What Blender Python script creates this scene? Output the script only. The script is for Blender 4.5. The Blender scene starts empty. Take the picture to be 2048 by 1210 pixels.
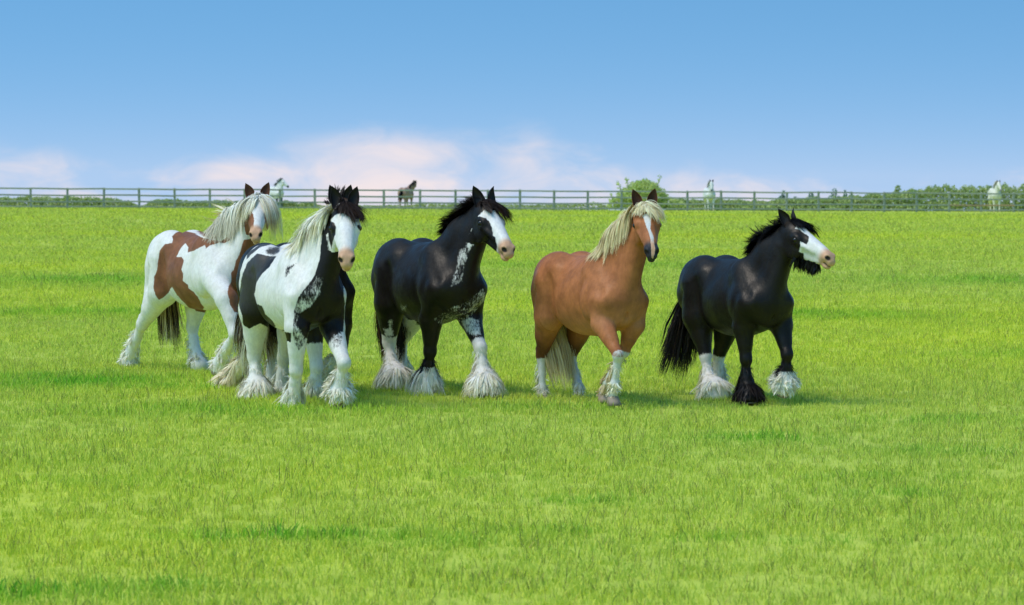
import bpy, math, random
import numpy as np
from mathutils import Vector, Matrix
rng = np.random.default_rng(7); random.seed(7)
SC = bpy.context.scene; COL = SC.collection
D = math.radians

# ------------------------------------------------------------------ camera
EYE, LENS = 2.1, 36.0 * 6000 / 2048
cam = bpy.data.cameras.new('camera'); cam.lens = LENS; cam.sensor_width = 36; cam.clip_start = .5; cam.clip_end = 9000
cam.dof.use_dof = True; cam.dof.focus_distance = 28.2; cam.dof.aperture_fstop = 5.6
co = bpy.data.objects.new('camera', cam); COL.objects.link(co)
PITCH = math.atan(253 / 6000)
co.location = (0, 0, EYE); co.rotation_euler = (math.pi / 2 - PITCH, 0, 0)
SC.camera = co

# ------------------------------------------------------------------ sky, sun, exposure
SUN_EL, SUN_AZ = D(60), D(-118)        # azimuth from +Y towards +X: behind the camera, to the left
w = bpy.data.worlds.new('World'); SC.world = w; w.use_nodes = True
nt = w.node_tree; nt.nodes.clear()
def N(t, tree=None, **kw):
    n = (tree or nt).nodes.new(t)
    for k, v in kw.items():
        if k == 'inp':
            for a, b in v.items(): n.inputs[a].default_value = b
        else: setattr(n, k, v)
    return n
def LK(a, b, tree=None): (tree or nt).links.new(a, b)
def MA(op, a, b=None, tree=None, c=None):
    n = N('ShaderNodeMath', tree, operation=op)
    for i, x in enumerate((a, b, c)):
        if x is None: continue
        if isinstance(x, (int, float)): n.inputs[i].default_value = x
        else: LK(x, n.inputs[i], tree)
    return n.outputs[0]
tc = N('ShaderNodeTexCoord'); sp = N('ShaderNodeSeparateXYZ'); LK(tc.outputs['Generated'], sp.inputs[0])
X, Y, Z = sp.outputs
zup = MA('MAXIMUM', Z, 0.0)
cb = N('ShaderNodeCombineXYZ'); LK(X, cb.inputs[0]); LK(Y, cb.inputs[1])
LK(MA('ADD', MA('MULTIPLY', zup, 2.2), 0.30), cb.inputs[2])
nv = N('ShaderNodeVectorMath', operation='NORMALIZE'); LK(cb.outputs[0], nv.inputs[0])
sky = N('ShaderNodeTexSky', sky_type='NISHITA', sun_disc=False, sun_elevation=SUN_EL, sun_rotation=SUN_AZ,
        altitude=50, air_density=1.1, dust_density=0.6, ozone_density=1.6)
LK(nv.outputs[0], sky.inputs['Vector'])
tint = N('ShaderNodeMix', data_type='RGBA', blend_type='MULTIPLY', inp={0: 1.0})
LK(sky.outputs[0], tint.inputs[6]); tint.inputs[7].default_value = (.54, .96, 1.06, 1)
# low fair-weather cloud, denser toward the horizon
az = MA('ARCTAN2', X, Y); el = MA('ARCSINE', Z)
def fbm(sx, sy, ofs, det=5, rough=.55, dist=0.0):
    c = N('ShaderNodeCombineXYZ'); LK(MA('MULTIPLY', az, sx), c.inputs[0]); LK(MA('MULTIPLY', el, sy), c.inputs[1]); c.inputs[2].default_value = ofs
    n = N('ShaderNodeTexNoise', noise_dimensions='3D', inp={'Scale': 1.0, 'Detail': det, 'Roughness': rough, 'Distortion': dist}); LK(c.outputs[0], n.inputs['Vector'])
    return n.outputs[0]
def blob(a, e, ra, re, amp):
    u = MA('DIVIDE', MA('SUBTRACT', az, a), ra); v = MA('DIVIDE', MA('SUBTRACT', el, e), re)
    return MA('MULTIPLY', MA('EXPONENT', MA('MULTIPLY', MA('ADD', MA('MULTIPLY', u, u), MA('MULTIPLY', v, v)), -1.0)), amp)
def px(x): return (x - 1024) / 6000
def py(y): return (352 - y) / 6000
n1 = fbm(34, 80, 3.1, 7, .58, .6); n2 = fbm(11, 30, 8.7, 3, .5)
bank = MA('ADD', MA('MULTIPLY', MA('SUBTRACT', n2, .5), .9), MA('MULTIPLY', MA('SUBTRACT', n1, .5), 1.25))
low = MA('EXPONENT', MA('MULTIPLY', MA('MAXIMUM', MA('SUBTRACT', el, -.006), 0.0), -62.0))      # thickest at the skyline
bank = MA('MULTIPLY', bank, MA('ADD', MA('MULTIPLY', MA('EXPONENT', MA('MULTIPLY', MA('MAXIMUM', el, 0.0), -60.0)), .85), .15))      # breaks up and thins with height
dens = MA('ADD', bank, MA('MULTIPLY', low, .46))
for b in ((px(690), py(328), .044, .0125, .60), (px(800), py(300), .022, .008, .22), (px(1060), py(300), .010, .014, .30), (px(420), py(345), .022, .0045, .34), (px(90), py(340), .026, .009, .24),
          (px(290), py(330), .018, .010, -.30), (px(960), py(310), .016, .010, -.10), (px(1330), py(300), .035, .012, -.10), (px(1800), py(310), .05, .012, -.18), (px(1470), py(375), .03, .005, .2)):
    dens = MA('ADD', dens, blob(*b))
mr = N('ShaderNodeMapRange', interpolation_type='SMOOTHSTEP', inp={1: .22, 2: 1.02, 3: 0.0, 4: .97}); LK(dens, mr.inputs[0])
# thin milky veil between cloud and blue
veil = MA('MULTIPLY', MA('EXPONENT', MA('MULTIPLY', MA('MAXIMUM', el, 0.0), -42.0)), .52)
vm = N('ShaderNodeMix', data_type='RGBA'); LK(veil, vm.inputs[0]); LK(tint.outputs[2], vm.inputs[6]); vm.inputs[7].default_value = (3.7, 4.0, 5.0, 1)
ccol = N('ShaderNodeMix', data_type='RGBA'); LK(n1, ccol.inputs[0]); ccol.inputs[6].default_value = (4.2, 4.2, 4.8, 1); ccol.inputs[7].default_value = (5.6, 4.7, 4.5, 1)
mx = N('ShaderNodeMix', data_type='RGBA'); LK(mr.outputs[0], mx.inputs[0]); LK(vm.outputs[2], mx.inputs[6]); LK(ccol.outputs[2], mx.inputs[7])
bg = N('ShaderNodeBackground', inp={'Strength': .107}); LK(mx.outputs[2], bg.inputs['Color'])
ow = N('ShaderNodeOutputWorld'); LK(bg.outputs[0], ow.inputs[0])

sl = bpy.data.lights.new('sun', 'SUN'); sl.energy = 1.42; sl.angle = D(24); sl.color = (1, .93, .83)
so = bpy.data.objects.new('sun', sl); COL.objects.link(so); so.location = (-20, -20, 40)
sd = Vector((math.sin(SUN_AZ) * math.cos(SUN_EL), math.cos(SUN_AZ) * math.cos(SUN_EL), math.sin(SUN_EL)))
so.rotation_euler = sd.to_track_quat('Z', 'Y').to_euler()
vs = SC.view_settings; vs.view_transform = 'Standard'; vs.look = 'None'; vs.gamma = 1; vs.exposure = .72; vs.use_curve_mapping = False
SC.render.engine = 'CYCLES'
SC.cycles.max_bounces = 9; SC.cycles.diffuse_bounces = 8; SC.cycles.glossy_bounces = 2; SC.cycles.transmission_bounces = 4; SC.cycles.transparent_max_bounces = 12
SC.cycles.use_denoising = True

# ------------------------------------------------------------------ helpers
def material(name, rough=.7, spec=.3):
    m = bpy.data.materials.new(name); m.use_nodes = True
    t = m.node_tree; p = t.nodes['Principled BSDF']
    p.inputs['Roughness'].default_value = rough; p.inputs['Specular IOR Level'].default_value = spec
    return m, t, p
def mesh_of(name, verts, faces, mat=None, smooth=True):
    me = bpy.data.meshes.new(name)
    verts = np.asarray(verts, np.float32); faces = np.asarray(faces, np.int32)
    k = faces.shape[1]
    me.vertices.add(len(verts)); me.vertices.foreach_set('co', verts.ravel())
    me.loops.add(faces.size); me.loops.foreach_set('vertex_index', faces.ravel())
    me.polygons.add(len(faces)); me.polygons.foreach_set('loop_start', np.arange(0, faces.size, k, dtype=np.int32))
    me.polygons.foreach_set('use_smooth', np.full(len(faces), smooth))
    me.update(calc_edges=True); me.validate()
    if mat: me.materials.append(mat)
    return me
def attr(me, name, vals):
    vals = np.asarray(vals, np.float32)
    if vals.ndim == 2:
        a = me.attributes.new(name, 'FLOAT_COLOR', 'POINT')
        a.data.foreach_set('color', np.concatenate([vals, np.ones((len(vals), 1), np.float32)], 1).ravel())
    else:
        me.attributes.new(name, 'FLOAT', 'POINT').data.foreach_set('value', vals)
def put(name, me, parent=None, loc=None):
    o = bpy.data.objects.new(name, me); COL.objects.link(o)
    if parent: o.parent = parent
    if loc is not None: o.location = loc
    return o
def tag(o, label=None, cat=None, group=None, kind=None):
    for k, v in (('label', label), ('category', cat), ('group', group), ('kind', kind)):
        if v: o[k] = v
    return o
def A(t, name, kind='GEOMETRY'):
    n = N('ShaderNodeAttribute', t, attribute_name=name, attribute_type=kind); return n
def noise(t, scale, det=3, rough=.5, vec=None, dim='3D'):
    n = N('ShaderNodeTexNoise', t, noise_dimensions=dim, inp={'Scale': scale, 'Detail': det, 'Roughness': rough})
    if vec is not None: LK(vec, n.inputs['Vector'], t)
    return n
def mixc(t, f, a, b, mode='MIX'):
    n = N('ShaderNodeMix', t, data_type='RGBA', blend_type=mode)
    for i, x in ((0, f), (6, a), (7, b)):
        if isinstance(x, (int, float)): n.inputs[i].default_value = x
        elif isinstance(x, tuple): n.inputs[i].default_value = (*x, 1) if len(x) == 3 else x
        else: LK(x, n.inputs[i], t)
    return n.outputs[2]
def ramp(t, f, stops):
    n = N('ShaderNodeValToRGB', t); LK(f, n.inputs[0], t)
    e = n.color_ramp.elements
    while len(e) < len(stops): e.new(.5)
    for q, (p, c) in zip(e, stops): q.position = p; q.color = (*c, 1)
    return n.outputs[0]
def maprange(t, x, a, b, c=0.0, d=1.0, smooth=True):
    n = N('ShaderNodeMapRange', t, interpolation_type='SMOOTHSTEP' if smooth else 'LINEAR', inp={1: a, 2: b, 3: c, 4: d}); LK(x, n.inputs[0], t); return n.outputs[0]

# ------------------------------------------------------------------ sculpting volume for the animals (numpy)
def V(*a): return np.array(a, float)
def unit(v): return v / max(np.linalg.norm(v), 1e-9)
class Field:
    """signed-distance volume in which an animal is sculpted from blended muscles"""
    def __init__(s, lo, hi, h):
        s.lo, s.h = V(*lo), h
        s.n = [int(math.ceil((b - a) / h)) + 1 for a, b in zip(lo, hi)]
        s.f = np.full(s.n, 0.3, np.float32)
    def win(s, lo, hi):
        a = [max(0, int(math.floor((lo[i] - s.lo[i]) / s.h))) for i in range(3)]
        b = [min(s.n[i], int(math.ceil((hi[i] - s.lo[i]) / s.h)) + 1) for i in range(3)]
        if any(b[i] <= a[i] for i in range(3)): return None
        ax = [(s.lo[i] + s.h * np.arange(a[i], b[i])).astype(np.float32) for i in range(3)]
        return (slice(a[0], b[0]), slice(a[1], b[1]), slice(a[2], b[2])), np.meshgrid(*ax, indexing='ij', sparse=True)
    def put(s, w, d, k, sub=False):
        f = s.f[w]
        if sub: d = -d; f = -f; 
        if sub:
            a, b = -f, d          # max(field, -d)
            h = np.clip(k - np.abs(a - b), 0, None) / k
            s.f[w] = np.maximum(a, b) + h * h * k * .25
        else:
            h = np.clip(k - np.abs(f - d), 0, None) / k
            s.f[w] = np.minimum(f, d) - h * h * k * .25
    def cone(s, a, b, r1, r2, k=.05, lat=None, q=1.0, sub=False):
        a, b = V(*a), V(*b); m = max(r1, r2) * max(1, q) + k + .03
        w = s.win(np.minimum(a, b) - m, np.maximum(a, b) + m)
        if w is None: return
        w, (x, y, z) = w
        ba = b - a; L = max(float(ba @ ba), 1e-9)
        x = x - a[0]; y = y - a[1]; z = z - a[2]
        t = np.clip((x * ba[0] + y * ba[1] + z * ba[2]) / L, 0, 1)
        qx, qy, qz = x - t * ba[0], y - t * ba[1], z - t * ba[2]
        l2 = qx * qx + qy * qy + qz * qz; r = r1 + t * (r2 - r1)
        if lat is None or q == 1.0: d = np.sqrt(l2) - r
        else:
            lat = unit(V(*lat)); c = qx * lat[0] + qy * lat[1] + qz * lat[2]; c2 = c * c
            ln = np.sqrt(np.maximum(l2 + c2 * (1 / q**2 - 1), 1e-9))
            g = np.sqrt(np.maximum(l2 + c2 * (1 / q**4 - 1), 1e-9))
            d = (ln - r) * ln / g
        s.put(w, d, k, sub)
    def egg(s, c, r, k=.05, R=None, sub=False):
        c, r = V(*c), V(*r)
        if R is None: e = r
        else: e = np.sqrt(((np.abs(R) * r[None, :])**2).sum(1))
        w = s.win(c - e - k - .03, c + e + k + .03)
        if w is None: return
        w, (x, y, z) = w
        x = x - c[0]; y = y - c[1]; z = z - c[2]
        if R is not None:
            x, y, z = (R[0, i] * x + R[1, i] * y + R[2, i] * z for i in range(3))
        k0 = np.sqrt((x / r[0])**2 + (y / r[1])**2 + (z / r[2])**2)
        k1 = np.sqrt((x / r[0]**2)**2 + (y / r[1]**2)**2 + (z / r[2]**2)**2)
        s.put(w, k0 * (k0 - 1) / np.maximum(k1, 1e-6), k, sub)
    def at(s, P):
        g = (P - s.lo) / s.h
        g = np.clip(g, 0, np.array(s.n) - 1.001); i = g.astype(int); t = g - i
        out = 0
        for dx in (0, 1):
            for dy in (0, 1):
                for dz in (0, 1):
                    wgt = (t[:, 0] if dx else 1 - t[:, 0]) * (t[:, 1] if dy else 1 - t[:, 1]) * (t[:, 2] if dz else 1 - t[:, 2])
                    out = out + wgt * s.f[i[:, 0] + dx, i[:, 1] + dy, i[:, 2] + dz]
        return out
    def grad(s, P):
        e = s.h; G = np.empty_like(P)
        for i in range(3):
            d = np.zeros(3); d[i] = e
            G[:, i] = s.at(P + d) - s.at(P - d)
        return G / np.maximum(np.linalg.norm(G, axis=1, keepdims=True), 1e-6)
    def skin(s):
        """surface nets -> vertices, quads"""
        f = s.f; neg = f < 0; n = s.n
        cnt = np.zeros([k - 1 for k in n], np.int8)
        for dx in (0, 1):
            for dy in (0, 1):
                for dz in (0, 1):
                    cnt += neg[dx:n[0] - 1 + dx, dy:n[1] - 1 + dy, dz:n[2] - 1 + dz]
        act = (cnt > 0) & (cnt < 8); idx = np.argwhere(act)
        ids = np.full(act.shape, -1, np.int64); ids[act] = np.arange(len(idx))
        acc = np.zeros((len(idx), 3)); num = np.zeros(len(idx))
        cor = [(0, 0, 0), (1, 0, 0), (0, 1, 0), (1, 1, 0), (0, 0, 1), (1, 0, 1), (0, 1, 1), (1, 1, 1)]
        val = [f[idx[:, 0] + c[0], idx[:, 1] + c[1], idx[:, 2] + c[2]] for c in cor]
        for i in range(8):
            for j in range(i + 1, 8):
                df = np.abs(np.array(cor[i]) - np.array(cor[j]))
                if df.sum() != 1: continue
                m = (val[i] < 0) != (val[j] < 0)
                t = np.where(m, val[i] / np.where(m, val[i] - val[j], 1), 0)
                p = np.array(cor[i])[None] + t[:, None] * (np.array(cor[j]) - np.array(cor[i]))[None]
                acc += np.where(m[:, None], p, 0); num += m
        vert = s.lo + s.h * (idx + acc / num[:, None])
        quads = []
        for ax in range(3):
            o1, o2 = [(1, 2), (2, 0), (0, 1)][ax]
            A = [slice(None)] * 3; B = [slice(None)] * 3
            A[ax] = slice(0, -1); B[ax] = slice(1, None)
            ed = neg[tuple(A)] != neg[tuple(B)]; e = np.argwhere(ed)
            ok = (e[:, o1] > 0) & (e[:, o2] > 0) & (e[:, o1] < n[o1] - 1) & (e[:, o2] < n[o2] - 1)
            e = e[ok]; c = [e.copy() for _ in range(4)]
            c[1][:, o1] -= 1; c[2][:, o1] -= 1; c[2][:, o2] -= 1; c[3][:, o2] -= 1
            q = np.stack([ids[k[:, 0], k[:, 1], k[:, 2]] for k in c], 1)
            flip = ~neg[e[:, 0], e[:, 1], e[:, 2]]
            q[flip] = q[flip][:, ::-1]
            quads.append(q)
        return vert, np.concatenate(quads)

def rot_axes(fwd, roll=0.0, up=(0, 0, 1)):
    """columns: forward, left, dorsal"""
    f = unit(V(*fwd)); l = unit(np.cross(V(*up), f)); u = np.cross(f, l)
    c, s = math.cos(roll), math.sin(roll)
    l2, u2 = c * l + s * u, -s * l + c * u
    return np.stack([f, l2, u2], 1)

def horse_field(J, h=.0105):
    """J: joints in the horse's own frame (x forward, y left, z up)"""
    poll, Rh = J['poll'], J['head']; hs = J.get('hs', 1.0)
    pts = [V(-1.05, -.42, -.03), V(.95, .42, 1.5), poll + Rh @ V(.75, 0, 0) * hs, poll + V(.2, .25, .12), poll - V(.2, .25, 0)]
    for l in ('RF', 'LF', 'RH', 'LH'): pts += [p + V(.12, .12, .05) for p in J[l]] + [p - V(.12, .12, .12) for p in J[l]]
    pts = np.array(pts); F = Field(pts.min(0) - .04, pts.max(0) + .06, h)
    fat = J.get('fat', 1.0)
    # barrel
    F.egg((.12, 0, 1.0), (.60, .265 * fat, .335), .1)
    F.egg((-.14, 0, .955), (.50, .30 * fat, .325), .12)
    F.egg((-.33, 0, 1.13), (.36, .21, .22), .1)
    F.cone((.36, 0, 1.25), (-.05, 0, 1.205), .125, .13, .12)           # withers to back
    F.cone((.60, 0, .86), (.15, 0, .80), .13, .14, .1)                  # breastbone
    # neck
    N0, N1 = V(.40, 0, 1.13), poll + Rh @ V(.02, 0, -.10) * hs
    mid = J.get('neck_mid')
    if mid is None: mid = (N0 * .52 + N1 * .48) + V(-.02, 0, .03)
    def sec(a, b, ra, rb, qa, k):
        ax = unit(b - a); lat = unit(np.cross(V(0, 0, 1), ax)) if abs(ax[2]) < .97 else V(0, 1, 0)
        F.cone(a, b, ra, rb, k, lat, qa)
    sec(N0, mid, .285, .205, .60, .09); sec(mid, N1, .20, .125, .64, .06)
    crest = J.get('crest', .02)
    F.cone(N0 + V(.0, 0, .22), mid + unit(np.cross(unit(N1 - mid), V(0, 1, 0))) * -0.0 + V(-.13, 0, .08), .07, .06, .08)
    # hindquarters
    for sg in (-1, 1):
        hip = V(-.55, sg * .15, 1.10); L = J['RH' if sg < 0 else 'LH']
        F.egg((-.52, sg * .115, 1.17), (.32, .185, .225), .05)
        F.egg((-.70, sg * .13, 1.07), (.20, .165, .27), .05)
        F.cone(hip, L[0] + V(-.01, sg * .012, 0), .205, .15, .028, (0, 1, 0), .95)
        F.cone((-.74, sg * .14, 1.0), L[0] * .45 + L[1] * .55 + V(-.03, 0, .03), .15, .085, .06)
        F.cone((-.34, sg * .20, 1.22), (-.30, sg * .19, 1.12), .05, .05, .08)   # point of hip
    # shoulders and breast
    for sg in (-1, 1):
        L = J['RF' if sg < 0 else 'LF']
        F.cone((.30, sg * .12, 1.24), (.58, sg * .155, .98), .12, .135, .07, (0, 1, 0), .85)
        F.egg((.40, sg * .192, .96), (.16, .105, .19), .045)
        F.egg((.60, sg * .095, .95), (.105, .115, .155), .07)
        F.cone((.54, sg * .158, .96), L[0] + V(0, sg * .004, .02), .125, .102, .035)
    F.egg((.715, 0, .93), (.022, .010, .12), .05, sub=True)
    F.cone(mid * .45 + N1 * .55 + unit(np.cross(unit(N1 - mid), V(0, -1, 0))) * -.0 + V(.07, 0, -.03), (.60, 0, 1.02), .085, .165, .08, (0, 1, 0), .85)   # front of the neck
    for sg in (-1, 1):                                                                      # flank fold, girth and the hollow before the shoulder
        F.cone((-.37, sg * .325, 1.13), (-.31, sg * .315, .80), .035, .055, .06, sub=True)
        F.cone((.235, sg * .335, 1.00), (.275, sg * .285, .79), .03, .045, .05, sub=True)
        F.cone((.46, sg * .265, 1.28), (.66, sg * .255, 1.06), .03, .035, .07, sub=True)
        F.cone((-.60, sg * .345, 1.02), (-.74, sg * .315, .84), .02, .025, .06, sub=True)
    # limbs
    for leg in ('RF', 'LF', 'RH', 'LH'):
        a, b, c, d = J[leg]; bw = J.get('bone', 1.0)
        if leg[1] == 'F':
            F.cone(a, b, .088, .052 * bw, .05)
            F.cone(a + (b - a) * .05 + V(.01, 0, 0), a + (b - a) * .5 + V(.012, 0, 0), .09, .055, .05)
            F.egg(b, (.056 * bw, .052 * bw, .062 * bw), .03)
            F.cone(b, c, .041 * bw, .036 * bw, .025)
            off = unit(np.cross(unit(c - b), V(0, 1, 0))); off = off if off[0] < 0 else -off
            F.cone(b + off * .02 * bw, c + off * .022 * bw, .026 * bw, .026 * bw, .02)     # tendon
        else:
            F.cone(a, b, .135, .058 * bw, .06)
            ax = unit(c - b); off = unit(np.cross(ax, V(0, 1, 0))); off = off if off[0] < 0 else -off
            hp = b + off * .055 - ax * .05
            F.cone(hp, a * .55 + b * .45 + off * .03, .026, .045, .035)                     # hamstring tendon to point of hock
            F.cone(hp, b + ax * .05 + off * .03, .033, .03, .025)
            F.egg(b, (.056 * bw, .048 * bw, .066 * bw), .03)
            F.cone(b, c, .046 * bw, .038 * bw, .03)
            F.cone(b + off * .02, c + off * .02, .028 * bw, .028 * bw, .02)
        F.egg(c, (.049 * bw, .047 * bw, .05 * bw), .02)
        F.cone(c, c + (d - c) * .75, .040 * bw, .046 * bw, .02)
        bl = J.get('bell', {}).get(leg)
        if bl:                                                                              # mass of the feather round fetlock and hoof
            lift = V(0, 0, bl * .75) if d[2] < .07 else -unit(d - c) * bl * .55
            F.cone(c + (b - c) * .45, c * .4 + (d + lift) * .6, .040, bl * .80, .05); F.egg(d + lift, (bl * 1.02, bl * .98, bl * .85), .05)
            if d[2] < .07: F.egg(d + V(0, 0, .035), (bl * 1.08, bl * 1.04, .055), .05)
    # head
    def H(x, y, z): return poll + Rh @ (V(x, y, z) * hs)
    def he(c, r, k, sub=False, tilt=0.0, yaw=0.0):
        R = Rh
        if tilt or yaw:
            ct, st, cy, sy = math.cos(tilt), math.sin(tilt), math.cos(yaw), math.sin(yaw)
            R = Rh @ np.array([[ct, 0, st], [0, 1, 0], [-st, 0, ct]]) @ np.array([[cy, -sy, 0], [sy, cy, 0], [0, 0, 1]])
        F.egg(H(*c), V(*r) * hs, k * hs, R, sub)
    lat = Rh[:, 1]
    he((.075, 0, -.055), (.125, .098, .10), .05)
    F.cone(H(.09, 0, -.075), H(.47, 0, -.055), .098 * hs, .056 * hs, .04 * hs, lat, .98)
    F.cone(H(.14, 0, -.028), H(.44, 0, -.022), .055 * hs, .030 * hs, .04 * hs, lat, 1.25)     # flat front of the face
    for sg in (-1, 1):
        he((.185, sg * .086, -.045), (.060, .036, .042), .03)                               # brow
        he((.165, sg * .068, -.155), (.115, .036, .105), .035, tilt=-.35)                   # cheek
        F.cone(H(.22, sg * .092, -.078), H(.40, sg * .052, -.06), .014 * hs, .012 * hs, .03 * hs)  # cheek ridge
    F.cone(H(.20, 0, -.185), H(.50, 0, -.115), .050 * hs, .034 * hs, .035 * hs, lat, .95)     # lower jaw
    he((.515, 0, -.055), (.075, .057, .058), .035)
    for sg in (-1, 1): he((.548, sg * .040, -.040), (.040, .026, .034), .02)
    he((.585, 0, -.075), (.034, .046, .040), .02)
    he((.552, 0, -.128), (.045, .036, .027), .015)
    for sg in (-1, 1):
        he((.576, sg * .056, -.036), (.027, .021, .016), .008, True, tilt=.7, yaw=sg * -.3)
        he((.193, sg * .121, -.056), (.024, .018, .018), .012, True)
    he((.585, 0, -.108), (.06, .075, .0045), .008, True, tilt=.12)
    F.cone(H(.10, 0, -.19), mid * .5 + N1 * .5 + Rh @ V(.06, 0, -.03), .075 * hs, .11, .06, lat, .8)  # throat
    return F

# ------------------------------------------------------------------ land
def sstep(a, b, x):
    t = np.clip((x - a) / (b - a), 0, 1); return t * t * (3 - 2 * t)
def fence_y(x): return 177.0 + 16.0 / 60.3 * x
def land(x, y):
    x = np.asarray(x, float); y = np.asarray(y, float)
    yf = fence_y(np.clip(x, -120, 120))
    z = sstep(45, 165, y) * (.075 - .0065 * np.clip(x, -60, 60))
    z = z - .034 * np.maximum(y - yf - 1.5, 0) * sstep(0, 14, y - yf - 1.5)
    z = z + .018 * np.sin(x * .9 + y * .31) * np.sin(y * .53 - x * .2) * sstep(36, 60, y)
    return z
# patches of lusher, darker grass: photo-measured positions on the ground (x, y, half width, half depth)
LUSH = [(-4.5, 30.4, 1.25, 1.1, 1.0), (-3.3, 29.6, 1.4, .35, .8), (-1.35, 17.3, .75, .22, 1.0), (-.55, 17.0, .35, .15, .8), (.25, 17.5, .35, .12, .6), (-2.35, 14.9, .55, .25, .9), (-1.7, 15.2, .4, .2, .6),
        (2.0, 23.8, .55, .45, .9), (3.6, 25.6, .8, .5, .55), (.45, 19.2, .45, .2, .6), (2.6, 20.7, .5, .25, .7), (1.2, 17.2, .4, .14, .55), (-.3, 20.9, .5, .3, .5), (1.9, 17.1, .5, .2, .5),
        (2.5, 19.6, .45, .2, .55), (3.3, 22.6, .5, .25, .6), (-3.0, 20.4, .6, .3, .4), (4.6, 45, 1.6, 1.6, .8), (-6.5, 46, 2.2, 1.5, .7), (-8.0, 60, 3, 3, .7), (1.5, 70, 4, 3, .5), (10, 60, 3, 3, .6), (6.3, 35, 1.2, .9, .5), (-2.4, 26.6, 1.9, .8, .55), (.4, 27.0, 1.5, .5, .4)]
def lush(x, y):
    f = np.zeros_like(x)
    for a, b, ra, rb, amp in LUSH:
        f = np.maximum(f, amp * np.exp(-(((x - a) / ra)**2 + ((y - b) / rb)**2)))
    return f * (.72 + .5 * np.sin(x * 9 + 2 * np.sin(y * 7)) * np.sin(y * 11 + 2 * np.sin(x * 5)))
yy = np.concatenate([np.arange(-12, 60, 1.5), np.arange(60, 230, 3.0), np.geomspace(230, 4200, 40)])
tt = np.linspace(-1, 1, 61)
gv = []
for y in yy:
    half = max(40, .55 * abs(y) + 35)
    xs = tt * half; gv.append(np.stack([xs, np.full_like(xs, y), land(xs, np.full_like(xs, y))], 1))
gv = np.concatenate(gv); nx = len(tt)
gf = np.array([(r * nx + c, r * nx + c + 1, (r + 1) * nx + c + 1, (r + 1) * nx + c) for r in range(len(yy) - 1) for c in range(nx - 1)])

def meadow_colour(t, base=None):
    """broad drifts of the sward, shared by the soil sheet and the blades"""
    g = N('ShaderNodeNewGeometry', t); P = g.outputs['Position']
    mp = N('ShaderNodeMapping', t, inp={'Scale': (.55, .33, 0)}); LK(P, mp.inputs[0], t)
    a = noise(t, 1.0, 4, .6, mp.outputs[0]).outputs[0]
    mp2 = N('ShaderNodeMapping', t, inp={'Scale': (.05, .055, 0), 'Location': (7, 3, 0)}); LK(P, mp2.inputs[0], t)
    b = noise(t, 1.0, 3, .55, mp2.outputs[0]).outputs[0]
    c1 = mixc(t, maprange(t, a, .33, .68), GRASS_A, GRASS_B)
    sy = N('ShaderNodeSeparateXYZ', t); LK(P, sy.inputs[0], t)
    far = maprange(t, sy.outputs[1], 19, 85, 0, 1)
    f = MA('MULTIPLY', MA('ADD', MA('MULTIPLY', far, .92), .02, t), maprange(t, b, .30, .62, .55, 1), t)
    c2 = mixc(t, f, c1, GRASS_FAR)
    return c2
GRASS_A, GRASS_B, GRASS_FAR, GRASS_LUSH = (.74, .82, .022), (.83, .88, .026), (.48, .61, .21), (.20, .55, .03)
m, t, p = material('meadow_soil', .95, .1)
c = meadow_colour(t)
g2 = N('ShaderNodeNewGeometry', t)
mp = N('ShaderNodeMapping', t, inp={'Scale': (9, 2.2, 1)}); LK(g2.outputs['Position'], mp.inputs[0], t)
fn = noise(t, 1.0, 5, .7, mp.outputs[0]).outputs[0]
c = mixc(t, .55, c, mixc(t, maprange(t, fn, .3, .7), (.40, .46, .36), (.74, .77, .70)), 'MULTIPLY')
LK(c, p.inputs['Base Color'], t)
bp = N('ShaderNodeBump', t, inp={'Strength': .5, 'Distance': .05}); LK(fn, bp.inputs['Height'], t); LK(bp.outputs[0], p.inputs['Normal'], t)
tag(put('ground', mesh_of('ground', gv, gf, m)), kind='structure')

# grass: tufts of real blades, scattered on points
def blade_material():
    m = bpy.data.materials.new('grass_blade'); m.use_nodes = True; t = m.node_tree; t.nodes.clear()
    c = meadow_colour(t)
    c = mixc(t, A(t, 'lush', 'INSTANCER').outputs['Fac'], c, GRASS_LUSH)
    v = A(t, 'hue').outputs['Fac']
    c = mixc(t, 1.0, c, ramp(t, v, [(0, (.62, .76, .7)), (.35, (.88, .94, .85)), (.7, (1.12, 1.05, 1.0)), (.92, (1.3, 1.12, 1.1)), (1, (1.4, 1.12, 1.7))]), 'MULTIPLY')
    st = A(t, 'straw').outputs['Fac']
    c = mixc(t, st, c, (.16, .16, .06))
    d = N('ShaderNodeBsdfDiffuse', t); LK(c, d.inputs[0], t); 
    tr = N('ShaderNodeBsdfTranslucent', t); LK(c, tr.inputs[0], t)
    gl = N('ShaderNodeBsdfGlossy', t, inp={'Roughness': .45, 'Color': (.9, .95, 1, 1)})
    m1 = N('ShaderNodeMixShader', t, inp={0: .3}); LK(d.outputs[0], m1.inputs[1], t); LK(tr.outputs[0], m1.inputs[2], t)
    m2 = N('ShaderNodeMixShader', t, inp={0: .014}); LK(m1.outputs[0], m2.inputs[1], t); LK(gl.outputs[0], m2.inputs[2], t)
    o = N('ShaderNodeOutputMaterial', t); LK(m2.outputs[0], o.inputs[0], t)
    return m
BM = blade_material()
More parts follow.
